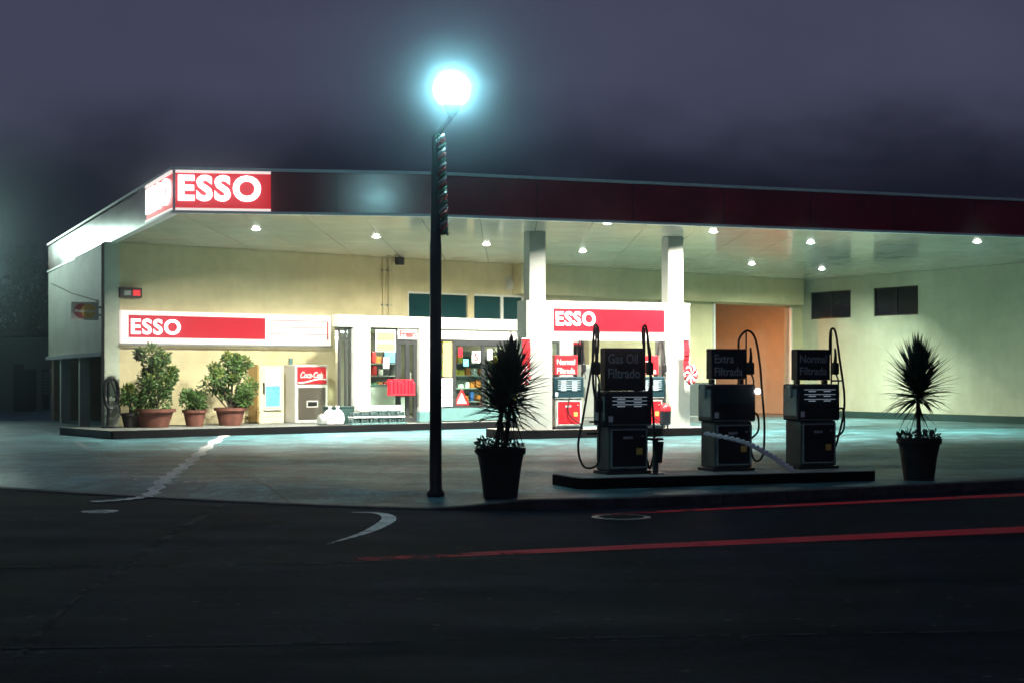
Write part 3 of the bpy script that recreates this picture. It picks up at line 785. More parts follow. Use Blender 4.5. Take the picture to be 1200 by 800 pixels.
for i, (px, t, w_, hh, lab) in enumerate(((442, 1.2, 1.1, 1.75, 'grey goods shelf seen through the left shop window'), (547, -1.0, 1.3, 1.95, 'grey goods shelf just behind the glass shop door'),
                                     (588, -.6, 1.3, 1.95, 'grey goods shelf behind the dark window beside the door'), (520, 2.2, 1.5, 1.9, 'taller grey goods shelf at the back of the shop'), (632, -.9, .9, 1.3, 'low grey goods shelf behind the right shop window'))):
    s = s_at(px, t)
    sh = thing('shelf_unit', lab, 'shelf', Wp(s, t, SW + .03), ang)
    MB().box(-w_ / 2, w_ / 2, .16, .2, 0, hh).build('back_panel', MT['shelf'], sh)
    for q in (-1, 1): MB().box(q * w_ / 2 - .02, q * w_ / 2 + .02, -.2, .158, 0, hh).build('upright', MT['shelf'], sh)
    for zz in (.1, .48, .86, 1.22, 1.58):
        if zz > hh - .05: continue
        MB().box(-w_ / 2 + .022, w_ / 2 - .022, -.2, .158, zz, zz + .03).build('shelf', MT['shelf'], sh)
        x = -w_ / 2 + .14
        while x < w_ / 2 - .1:
            q = sh.location + U * x + NI * -.06
            rel = q - A
            good(rng.randrange(8) if rng.random() > .45 else rng.choice((0, 0, 1, 5)), rel.dot(U), rel.dot(NI), SW + .03 + zz + .031)
            x += rng.uniform(.19, .25)
ct = thing('shop_counter', 'pale shop counter in the left bay behind the glass', 'counter', Wp(s_at(447, .0), .0, SW + .03), ang)
MB().box(-.7, .7, -.25, .25, 0, .95, .01).build('body', MT['white'], ct)
MB().box(-.75, .75, -.3, .3, .952, .99, .008).build('top', MT['plinth'], ct)
r = thing('wall_screen', 'small pale blue screen hanging inside the left shop bay', 'screen', Wp(s_at(458, .6), .6, 2.0), ang)
MB().box(-.25, .25, 0, .06, 0, .38, .01).build('case', MT['frame_dark'], r)
MB().box(-.22, .22, -.004, -.001, .03, .35).build('screen', M('lit blue screen', (.1, .2, .3), .3, .3, 8, emit=(.2, .5, .8), estr=.8), r)

# ------------------------------------------------------------------ canopy
can = thing('canopy', 'wide flat forecourt canopy with maroon fascia on two white columns', 'canopy', (P(627, 300, 36.3).x, 36.3, 0))
XC = W2L(can)
def seg_frame(p0, p1):
    d = (p1 - p0).normalized(); n_ = Vector((d.y, -d.x, 0)); return d, n_        # n_: to the right of travel = outwards here
ins = [F0 + Vector((.1, .12, 0)), F1 + Vector((.02, .12, 0)), F2 + Vector((0, .12, 0)), RW + Vector((.6, .3, 0)), Bc + Vector((1.5, 2, 0)), Wp(sB + 1, far, 0), FL + Vector((.12, .0, 0))]
MB().prism([(v.x, v.y) for v in ins], CZ, CZ + .25).build('soffit', MT['soffit'], can, XC)
FH = .82
d1, n1 = seg_frame(F0, F1); d2_, n2 = seg_frame(F1, F2); d3, n3 = seg_frame(FL, F0)
lean = -math.tan(R(2.2)) * FH
def fas(p0, p1, nrm, z0, z1, t0, t1, mat, name, lean_=0):
    m_ = MB(); seg_prism(m_, p0, p1, nrm, t0, t1, z0, z1, (-nrm.x * lean_, -nrm.y * lean_) if lean_ else None)
    return m_.build(name, mat, can, XC)
LB = 1.98                                             # length of the lit box from the corner
LS = 3.0
fas(F0 + d1 * LB, F1, n1, CZ + .0, CZ + FH, -.10, 0, MT['fascia'], 'fascia', lean)
fas(F1, F2, n2, CZ + .0, CZ + FH, -.10, 0, MT['fascia'], 'fascia', .0)
fas(FL, F0 - d3 * LS, n3, CZ + .0, CZ + FH - .02, -.10, 0, MT['fascia'], 'fascia', .0)
lp = fas(F0 + d1 * .05, F0 + d1 * LB, n1, CZ, CZ + FH, -.10, 0, MT['red_lit_dim'], 'lit_panel', .0)
lp2 = fas(F0 - d3 * LS, F0 - d3 * .05, n3, CZ, CZ + FH, -.10, 0, MT['red_lit_dim'], 'lit_panel', .0)
text('lettering', 'ESSO', MT['letter_lit'], lp, F0 + d1 * .1 + n1 * .004 + Z1 * (CZ + .19), d1, Z1, width=1.68, height=.54, extr=.05, bold=.04, xf=XC, space=1.12)
text('lettering', 'ESSO', MT['letter_lit'], lp2, F0 - d3 * 2.8 + n3 * .004 + Z1 * (CZ + .16), d3, Z1, width=2.6, height=.56, extr=.05, bold=.055, xf=XC, space=1.02)
for p0, p1, nn, e0, e1 in ((F0, F1, n1, 0, 0), (F1, F2, n2, .0, 0), (FL, F0, n3, 0, .0)):
    fas(p0, p1, nn, CZ - .055, CZ - .003, -.14, .05, MT['trim'], 'bottom_trim')
    fas(p0, p1, nn, CZ + FH + .003, CZ + FH + .065, -.22, .05, MT['trim'], 'top_trim')
fas(F0 - d3 * .02, F0 + d1 * .045, n1, CZ - .0, CZ + FH, -.1, .045, MT['white'], 'corner_trim')
for q0, q1, nn in ((F0 + d1 * .05, F0 + d1 * LB, n1), (F0 - d3 * LS, F0 - d3 * .05, n3)):
    for z0_, z1_ in ((CZ + .001, CZ + .05), (CZ + FH - .05, CZ + FH - .001)): fas(q0, q1, nn, z0_, z1_, .001, .03, MT['white_lit_soft'], 'lit_border')
fas(F0 + d1 * 1.6, F2 - d2_ * 6, n1 if False else n2, CZ + FH + .066, CZ + FH + .10, -.4, -.2, MT['trim'], 'roof_flashing')
MB().prism([(v.x, v.y) for v in [ins[0] + Vector((.1, .15, 0)), ins[1] + Vector((0, .2, 0)), ins[2] + Vector((0, .2, 0))] + ins[3:]], CZ + .6, CZ + .7).build('roof', MT['steel'], can, XC)
C1 = P(626.5, 300, 36.3); C2 = P(788, 300, 37.7); C1.z = C2.z = 0
cd = (C2 - C1).normalized(); cn = Vector((cd.y, -cd.x, 0)); cang = math.atan2(cd.y, cd.x)
IZ = .40                                              # inner island top
for c in (C1, C2):
    m_ = MB(); m_.box(-.21, .21, -.18, .18, IZ, CZ - .004, .015); m_.build('column', MT['white_col'], can, XC @ Matrix.Translation(c) @ Matrix.Rotation(cang, 4, 'Z'))
# ------------------------------------------------------------------ sign portal between the columns
por = thing('sign_portal', 'white portal frame with long lit red sign between the canopy columns', 'sign portal', ((C1 + C2) / 2) + Z1 * 0, cang)
half = (C2 - C1).length / 2
zt_, zb_ = 1.7 + (438 - 354) * 36.8 / F, 1.7 + (438 - 399) * 36.8 / F
for q in (-1, 1):
    c = q * half
    m_ = MB(); m_.box(c - .33, c - .22, -.28, .28, IZ + .002, zt_ - .001).box(c + .22, c + .33, -.28, .28, IZ + .002, zt_ - .001).box(c - .22, c + .22, -.28, -.19, IZ + .002, zt_ - .001).box(c - .22, c + .22, .19, .28, IZ + .002, zt_ - .001)
    m_.build('cladding', MT['white_col'], por)
MB().box(-half + .332, half - .332, -.26, .26, zb_, zt_, .01).build('beam', MT['white_lit_soft'], por)
pz0, pz1 = 1.7 + (438 - 388.5) * 36.7 / F, 1.7 + (438 - 362.5) * 36.7 / F
sp = MB().box(-half + .37, half - .37, -.285, -.262, pz0, pz1).build('lit_panel', MT['red_lit'], por)
text('lettering', 'ESSO', MT['letter_lit'], sp, Vector((-half + .42, -.288, pz0 + .12)), X1, width=1.02, height=.34, extr=.03, bold=.025, space=1.14)
# ------------------------------------------------------------------ downlights
DL = [(300, 268), (441, 277), (570, 286), (683, 294), (712, 261), (836, 271), (950, 284), (881, 309), (963, 315), (1145, 283), (245, 256), (1060, 272)]
dl0 = None
for i, (px, py) in enumerate(DL[:10]):
    Y = (CZ - CH) * F / (HY - py); X = (px - 600) / F * Y
    if dl0 is None:
        dl0 = thing('downlight', 'small round lit downlight set in the glossy canopy soffit', 'downlight', (X, Y, CZ), 0, 'downlights in the canopy soffit')
        m_ = MB().lathe([(.13, -.001), (.13, -.014), (.115, -.016), (.112, -.002)], 24); m_.build('rim', MT['white'], dl0, smooth=True)
        MB().lathe([(.002, -.045), (.04, -.042), (.08, -.030), (.105, -.012), (.110, -.002)], 24).build('lens', MT['down_glow'], dl0)
        o = dl0
    else:
        o = copy_tree(dl0); o.location = (X, Y, CZ)
    green = sstep(3, 11, X)
    pw = 640 if i not in (4,) else 500
    area('downlight_lamp', (X, Y, CZ - .09), pw * (1 - .38 * green), (1 - .20 * green, .985, .85 - .02 * green), .28, rot=(R(19), 0, 0), spread=134)

# ------------------------------------------------------------------ wall lightbox on the left wall
t = -.22
lb0, lb1 = s_at(142, t), s_at(388.5, t)
zb0 = (z_at(142, 402, t) + z_at(388, 405, t)) / 2; zt0 = (z_at(142, 362, t) + z_at(388, 371.5, t)) / 2
wl = thing('wall_lightbox', 'long lit white and red lightbox sign on the cream wall above the bushes', 'lightbox', Wp(lb0, 0, zb0), ang)
Wd, Hd = lb1 - lb0, zt0 - zb0
MB().box(0, Wd, -.2, -.004, 0, Hd, .02).build('case', MT['white_lit_soft'], wl)
MB().box(-.03, Wd + .03, -.225, -.19, -.045, -.003).build('sill', MT['steel'], wl)
rx0, rx1 = s_at(151, t) - lb0, s_at(311, t) - lb0
MB().box(rx0, rx1, -.212, -.202, Hd * .18, Hd * .86).build('red_panel', MT['red_lit'], wl)
pn = MB().box(rx1 + .03, Wd - .1, -.208, -.202, Hd * .12, Hd * .88).build('white_panel', MT['white_lit'], wl)
text('lettering', 'ESSO', MT['letter_lit'], wl, Vector((rx0 + .06, -.213, Hd * .27)), X1, width=s_at(211, t) - s_at(153, t), height=Hd * .48, extr=.02, bold=.025, space=1.12)
m_ = MB()
for zz in (.36, .58, .80): m_.box(rx1 + .12, Wd - .15, -.213, -.2085, Hd * zz - .008, Hd * zz + .008)
m_.box(Wd - .14, Wd - .10, -.213, -.2085, Hd * .2, Hd * .8)
m_.build('red_rule', MT['red_text'], wl)
# small things on the walls
ab = thing('alarm_box', 'small dark alarm box with a red light high at the wall corner', 'alarm', Wp(s_at(140, -.15), 0, z_at(150, 349, -.1)), ang)
MB().box(0, .62, -.16, -.004, 0, .26, .02).build('case', MT['frame_dark'], ab)
MB().box(.36, .56, -.175, -.162, .05, .2, .004).build('lamp', M('lit red lamp', (.5, .03, .03), .4, .1, 8, emit=(.8, .03, .04), estr=.8), ab)
MB().box(.12, .30, -.17, -.162, .06, .18).build('label_plate', MT['steel'], ab)
def disc_on_wall(name, label, cat, px, py, r, mat):
    o = thing(name, label, cat, Wp(s_at(px), 0, z_at(px, py)), ang)
    MB().disc(Vector((0, -.004, 0)), X1, Z1, r, .05).build('face', mat, o)
    MB().disc(Vector((0, -.055, 0)), X1, Z1, .05, .02).build('hub', MT['frame_dark'], o)
    return o
#disc_on_wall('wall_disc', 'pale round disc on the upper left cream wall', 'disc', 184, 318, .36, M('pale disc paint', (.62, .64, .54), .6, .1, 6))
st = thing('star_decoration', 'white spiky star decoration on the wall beside the high windows', 'decoration', Wp(s_at(598, -.05), -.46 if False else -.02, z_at(598, 333)), ang)
m_ = MB()
for k in range(8):
    a = math.pi * k / 8; L_ = .34 if k % 2 == 0 else .24
    v = Vector((math.cos(a), 0, math.sin(a)))
    m_.tube([-v * L_ + Vector((0, -.03, 0)), -v * .1 + Vector((0, -.035, 0)), v * .1 + Vector((0, -.035, 0)), v * L_ + Vector((0, -.03, 0))], [.006, .028, .028, .006], 6)
m_.build('rays', MT['white'], st)
MB().disc(Vector((0, -.01, 0)), X1, Z1, .08, .06).build('centre', MT['white'], st)
fl = thing('wall_floodlight', 'dark unlit floodlight bracketed to the wall just under the soffit', 'floodlight', Wp(s_at(464), 0, z_at(464, 313)), ang)
MB().box(-.10, .10, -.30, -.1, .05, .42, .02).build('housing', MT['frame_dark'], fl)
MB().box(-.04, .04, -.1, -.003, .1, .3).build('bracket', MT['frame_dark'], fl)
for px, lb_ in ((448.5, 'thin vertical pipe nearer the potted bushes on the cream wall'), (455, 'thin vertical pipe nearer the high windows on the cream wall')):
    pp = thing('wall_pipe', lb_, 'pipe', Wp(s_at(px), -.06, 3.25), ang)
    MB().tube([(0, 0, 0.02), (0, 0, 1.75)], .035, 10).build('pipe', MT['wall'], pp, smooth=True)
    MB().box(-.06, .06, -.03, .057, .4, .44).box(-.06, .06, -.03, .057, 1.4, 1.44).build('clip', MT['steel'], pp)
# card sign on the side wall
kx = (118 - 600) / F; dd = (kx * A.y - A.x) / (sdir.x - kx * sdir.y); q = A + sdir * dd
cz = CH - (365 - HY) / F * q.y
xd_ = sn_in; fn = -sdir                              # a blade sign standing out from the side wall, its face towards the street
o_ = q - sn_in * .74                                 # outer bottom corner line
cs = thing('card_sign', 'white square sign with two overlapping red and amber discs standing out from the side wall', 'sign', q + Z1 * cz)
XS = W2L(cs)
m_ = MB(); seg_prism(m_, o_, o_ + xd_ * .68, fn, .0, .06, cz - .23, cz + .23); m_.build('panel', MT['white'], cs, XS)
m_ = MB(); seg_prism(m_, o_ + xd_ * .682, o_ + xd_ * .80, fn, .015, .045, cz - .12, cz - .08); m_.build('bracket', MT['steel'], cs, XS)
m_ = MB(); seg_prism(m_, o_ + xd_ * .682, o_ + xd_ * .80, fn, .015, .045, cz + .08, cz + .12); m_.build('bracket', MT['steel'], cs, XS)
MB().disc(o_ + xd_ * .25 + fn * .061 + Z1 * cz, xd_, Z1, .19, .006).build('red_disc', MT['red_mc'], cs, XS)
MB().disc(o_ + xd_ * .43 + fn * .064 + Z1 * cz, xd_, Z1, .19, .008).build('amber_disc', MT['orange_mc'], cs, XS)
text('lettering', 'MasterCard', MT['white_text'], cs, o_ + xd_ * .08 + fn * .074 + Z1 * (cz - .035), xd_, Z1, width=.52, height=.085, extr=.004, bold=.02, xf=XS)
q0 = A + sdir * (Lside * .93) - sn_in * .02 + Z1 * 4.6; q1 = A + sdir * (dd + .5) - sn_in * .03 + Z1 * (cz + .30)
cbl = thing('cable', 'thin dark cable slanting across the upper side wall to the card sign', 'cable', q1)
MB().tube([q0, (q0 + q1) / 2 - Z1 * .06, q1], .018, 6).build('wire', MT['rubber'], cbl, W2L(cbl))
# ------------------------------------------------------------------ things on the sidewalk
def leaf_cloud(centers, n, size, rng, flat=.5):
    """loose leaves on twigs around clump centres"""
    bm = bmesh.new()
    for _ in range(n):
        c, r = rng.choice(centers)
        d = Vector((rng.gauss(0, 1), rng.gauss(0, 1), rng.gauss(0, 1))).normalized()
        p = Vector(c) + d * r * (rng.random() ** .45)
        t = (d + Vector((rng.uniform(-.7, .7), rng.uniform(-.7, .7), rng.uniform(-.5, .7)))).normalized()
        s = t.cross(Vector((rng.uniform(-1, 1), rng.uniform(-1, 1), rng.uniform(-1, 1)))).normalized()
        L_ = size * rng.uniform(.6, 1.5); w_ = L_ * .26
        nn = t.cross(s)
        v = [bm.verts.new(p), bm.verts.new(p + t * L_ * .5 + s * w_ + nn * L_ * .06), bm.verts.new(p + t * L_ - nn * L_ * .1), bm.verts.new(p + t * L_ * .5 - s * w_ + nn * L_ * .06)]
        bm.faces.new(v)
    mb = MB(); mb.bm = bm; return mb
def potted_bush(label, px, t, potr, poth, centers, n, rng, group, mat_pot=MT['terracotta']):
    s = s_at(px, t)
    o = thing('potted_bush', label, 'potted plant', Wp(s, t, SW), ang, group)
    MB().lathe([(potr * .68, 0), (potr * .92, poth * .82), (potr * 1.04, poth * .83), (potr * 1.06, poth), (potr * .94, poth), (potr * .9, poth * .86)], 28).build('pot', mat_pot, o, smooth=True)
    MB().lathe([(.0, poth * .88), (potr * .9, poth * .88)], 20).build('soil', MT['soil'], o)
    tw = MB()
    for c, r in centers:
        b = Vector((rng.uniform(-.06, .06), rng.uniform(-.06, .06), poth * .85)); e = Vector(c)
        tw.tube(smooth_path([b, b.lerp(e, .5) + Vector((rng.uniform(-.06, .06), 0, .04)), e], 4), [.018] * 8 + [.007], 6)
    tw.build('stem', MT['bark'], o)
    leaf_cloud(centers, n, .085, rng).build('foliage', MT['leaf'], o)
    top = [(Vector(c) + Vector((0, 0, r * .55)), r * .55) for c, r in centers if c[2] > poth + .45]
    if top: leaf_cloud(top, n // 6, .08, rng).build('young_leaves', MT['leaf_young'], o)
rng = random.Random(3)
def clumps(rng, w, h, z0, n, taper=.5):
    out = []
    for i in range(n):
        f = (i + .5) / n; ww = w * (1 - taper * abs(f - .4) * 1.3)
        out.append(((rng.uniform(-ww, ww), rng.uniform(-.25, .25), z0 + h * f + rng.uniform(-.08, .08)), rng.uniform(.10, .25)))
    return out
potted_bush('big green bush in the widest terracotta tub, nearest the building corner', 180, -1.4, .52, .46, clumps(rng, .56, 1.25, .6, 18), 3600, rng, 'potted bushes along the wall')
potted_bush('small low bush in the middle terracotta pot between two taller bushes', 228, -1.4, .30, .42, clumps(rng, .30, .35, .5, 6), 1100, rng, 'potted bushes along the wall')
potted_bush('broad leafy green bush in the terracotta pot beside the cream cabinet', 270, -1.4, .40, .46, clumps(rng, .62, 1.2, .55, 19, .35), 3700, rng, 'potted bushes along the wall')
potted_bush('low straggling bush behind the coiled hose at the building corner', 154, -1.2, .26, .36, clumps(rng, .3, .55, .45, 6), 1000, rng, 'potted bushes along the wall', MT['pot_dark'])
# cream cabinet
t = -.62; c0 = s_at(304, t); c1 = s_at(333, t)
cb = thing('display_cabinet', 'tall cream cabinet with white glass door and blue picture against the wall', 'cabinet', Wp(c0, t, SW), ang)
wd_ = c1 - c0; hh = z_at(318, 428, t) - SW
MB().box(0, wd_, 0, .55, 0, hh, .02).build('body', MT['cabinet'], cb)
MB().box(-.04, -.004, .03, .52, .05, hh + .03, .006).build('side_panel', MT['cabinet_side'], cb)
dr = MB().box(.14, wd_ - .12, -.03, -.003, .42, hh - .08, .008).build('door', MT['white'], cb)
MB().box(.17, wd_ - .15, -.036, -.031, .46, 1.0).build('picture', MT['blue_poster'], dr)
MB().box(.10, .13, -.07, -.004, .8, 1.1, .006).build('handle', MT['frame_dark'], cb)
MB().box(.12, wd_ - .1, -.06, -.003, .36, .40).build('ledge', MT['white'], cb)
# drinks machine
t = -.75; c0 = s_at(346, t); c1 = s_at(384, t); wd_ = c1 - c0; hh = z_at(365, 427, t) - SW
vm = thing('drinks_machine', 'white drinks vending machine with red logo header and brown front panel', 'vending machine', Wp(c0, t, SW), ang)
MB().box(0, wd_, 0, .7, 0, hh, .02).build('body', MT['white'], vm)
zl = z_at(365, 449.5, t) - SW
hd = MB().box(.06, wd_ - .06, -.03, -.003, zl, hh - .06, .006).build('header', MT['pump_red'], vm)
text('lettering', 'Coca-Cola', MT['white_text'], hd, Vector((.14, -.031, zl + .16)), X1, width=wd_ - .3, height=.17, extr=.006, bold=.015, shear=.4)
m_ = MB(); n = 16
for i in range(n):
    xa, xb = .07 + (wd_ - .14) * i / n, .07 + (wd_ - .14) * (i + 1) / n
    f = lambda x: zl + .085 + .05 * math.sin((x / wd_ - .45) * 5)
    m_.box(xa, xb, -.036, -.031, f((xa + xb) / 2) - .018, f((xa + xb) / 2) + .018)
m_.build('wave', MT['white_text'], hd)
fp = MB().box(.09, wd_ - .08, -.025, -.003, .10, zl - .10, .006).build('front_panel', MT['brown_panel'], vm)
MB().box(wd_ * .33, wd_ * .68, -.035, -.026, .42, .60, .004).build('tray_frame', MT['white'], fp)
MB().box(wd_ * .36, wd_ * .65, -.04, -.0355, .45, .57).build('tray_slot', MT['rubber'], fp)
# grey pipe beside cabinet
pp = thing('wall_pipe', 'grey green upright pipe on the wall between cream cabinet and drinks machine', 'pipe', Wp(s_at(339), -.08, SW), ang)
MB().tube([(0, 0, 0), (0, 0, 1.75)], .05, 10).build('pipe', MT['plinth'], pp, smooth=True)
MB().box(-.07, .07, -.04, .077, .5, .54).box(-.07, .07, -.04, .077, 1.4, 1.44).build('clip', MT['steel'], pp)
# sacks
def sack(label, px, t, rng, rz=0):
    o = thing('sack', label, 'sack', Wp(s_at(px, t), t, SW), ang + rz)
    m_ = MB().lathe([(.10, 0), (.165, .04), (.18, .16), (.16, .30), (.10, .37), (.05, .40), (.035, .42)], 20, wob=.12); m_.build('bag', MT['sack'], o, smooth=True)
    MB().lathe([(.03, .42), (.055, .47), (.06, .50), (.02, .49)], 12, wob=.3).build('neck', MT['sack'], o, smooth=True)
sack('plump pale sack nearest the drinks machine at the pavement edge', 386.5, -2.75, rng, .2)
sack('plump pale sack nearest the stacked drink packs at the pavement edge', 395.5, -2.75, rng, 1.1)
o = thing('sack', 'small grey half empty sack slumped beside the two pale sacks', 'sack', Wp(s_at(378.5, -2.7), -2.7, SW), ang)
MB().lathe([(.10, 0), (.16, .04), (.17, .14), (.12, .26), (.04, .30)], 18, wob=.25).build('bag', MT['steel'], o, smooth=True)
# drink packs: a lower row of dark trays and an upper row of white packs
for row, (n, z, mt, x0, x1, lab, grp) in enumerate(((6, SW, MT['pack_dark'], 409, 474, 'dark shrink wrapped tray in the lower row before the shop', 'dark trays stacked before the shop'), (6, SW + .17, MT['pack_dark'], 411, 472, 'dark shrink wrapped tray in the middle row before the shop', 'middle row of dark trays before the shop'),
                                                    (3, SW + .34, MT['sack'], 418, 470, '', 'white packs on top of the dark trays'))):
    p0 = None
    for i in range(n):
        px = x0 + (x1 - x0) * (i + .5) / n; t = -2.75
        wd_ = (s_at(x1, t) - s_at(x0, t)) / n * .92
        if p0 is None:
            p0 = thing('drink_pack', lab, 'drink pack', Wp(s_at(px, t), t, z), ang, grp)
            m_ = MB()
            if row < 2:
                for a in range(3):
                    for b in range(2): m_.lathe([(.045, .02), (.055, .03), (.055, .13), (.04, .155)], 12, c=((a - 1) * wd_ * .31, (b - .5) * .13))
                m_.build('cans', mt, p0, smooth=True)
                MB().box(-wd_ / 2, wd_ / 2, -.15, .15, 0, .04, .008).build('tray', MT['paper'] if row == 1 else MT['plinth'], p0)
            else:
                m_.box(-wd_ / 2, wd_ / 2, -.14, .14, 0.0, .15, .045); m_.build('pack', mt, p0, smooth=True)
            c = p0
        else:
            c = copy_tree(p0); c.location = Wp(s_at(px, t), t, z); c.rotation_euler = (0, 0, ang + rng.uniform(-.06, .06))
        if row == 2: c['label'] = ['white drink pack on top of the trays at the drinks machine end', 'white drink pack on top of the trays between the two others', 'white drink pack on top of the trays at the shop door end'][i]
# green box behind the sacks
gb = thing('planter_box', 'dark green low trough behind the pale sacks', 'trough', Wp(s_at(400, -2.45), -2.42, SW), ang)
MB().box(-.45, .35, -.12, .15, 0, .44, .02).build('box', MT['skirting'], gb)
MB().box(-.47, .37, -.14, .17, .442, .48, .01).build('lid', MT['skirting'], gb)
# coiled hose on a stand at the corner
hr = thing('hose_stand', 'dark coiled hose hanging on a stand at the building corner', 'hose', Wp(s_at(128, -1.1), -1.1, SW), ang)
MB().tube([(0, .06, .02), (0, .06, 1.25)], .035, 10).build('post', MT['pole'], hr)
MB().lathe([(.2, 0), (.2, .03), (.05, .05)], 20).build('base', MT['pole'], hr)
pts = []
for i in range(120):
    a = i / 120 * 2 * math.pi * 5; rr = 1 + .05 * math.sin(i * .7)
    pts.append((.19 * rr * math.sin(a) + .01 * i / 120, -.04 - .10 * (i / 120), .86 + .38 * rr * math.cos(a)))
pts += smooth_path([pts[-1], (.22, -.12, .5), (.12, -.2, .2), (-.05, -.25, .03)], 6)[1:]
MB().tube(pts, .022, 8).build('hose', MT['rubber'], hr, smooth=True)

# white chest seen between the front pump and inner pump
t = -.9; c0, c1 = s_at(681, t), s_at(701, t)
ic = thing('ice_cabinet', 'plain white upright cabinet against the wall behind the inner pumps', 'cabinet', Wp(c0, t, .2), ang)
zz = z_at(690, 427, t) - .2
MB().box(0, c1 - c0, 0, .85, .05, zz, .02).build('body', MT['white'], ic)
MB().box(.05, c1 - c0 - .05, -.025, -.003, .15, zz - .1, .01).build('door', MT['white_col'], ic)
MB().box(.08, .12, -.07, -.027, .7, 1.1, .006).build('handle', MT['steel'], ic)
MB().box(.04, c1 - c0 - .04, .04, .8, 0, .05).build('foot', MT['frame_dark'], ic)
r, wd_ = board('wall_sign', 'small red sign with pale mark on the wall beside the shop', 'sign', 669, 681, z_at(675, 404, -.1), z_at(675, 394, -.1), -.06, MT['red_rack'])
MB().box(.06, wd_ - .06, -.036, -.031, .08, .14).build('mark', MT['white_text'], r)

# ------------------------------------------------------------------ inner island
def rounded_rect(L_, W_, r=None, n=8):
    r = r or W_ / 2; pts = []
    for cx, cy, a0 in ((L_ / 2 - r, W_ / 2 - r, 0), (-L_ / 2 + r, W_ / 2 - r, 90), (-L_ / 2 + r, -W_ / 2 + r, 180), (L_ / 2 - r, -W_ / 2 + r, 270)):
        for i in range(n + 1):
            a = R(a0 + 90 * i / n); pts.append((cx + r * math.cos(a), cy + r * math.sin(a)))
    return pts
def island(label, c, rz, L_, W_, zb, zt):
    o = thing('pump_island', label, 'pump island', (c[0], c[1], zb - .06), rz)
    MB().prism(rounded_rect(L_, W_, .22), 0, zt - zb + .06 - .012).build('edge', MT['island_side'], o)
    MB().prism(rounded_rect(L_ - .06, W_ - .06, .2), zt - zb + .06 - .012, zt - zb + .06).build('top', MT['island_top'], o)
iL = P(578, 512, 36.0); iR = P(823, 512, 37.6)
ic_ = (iL + iR) / 2; ia = math.atan2(iR.y - iL.y, iR.x - iL.x)
island('long black edged island carrying the white columns and red pumps', (ic_.x + .0, ic_.y + .55), cang, (iR - iL).length + .1, 1.5, .12, IZ)
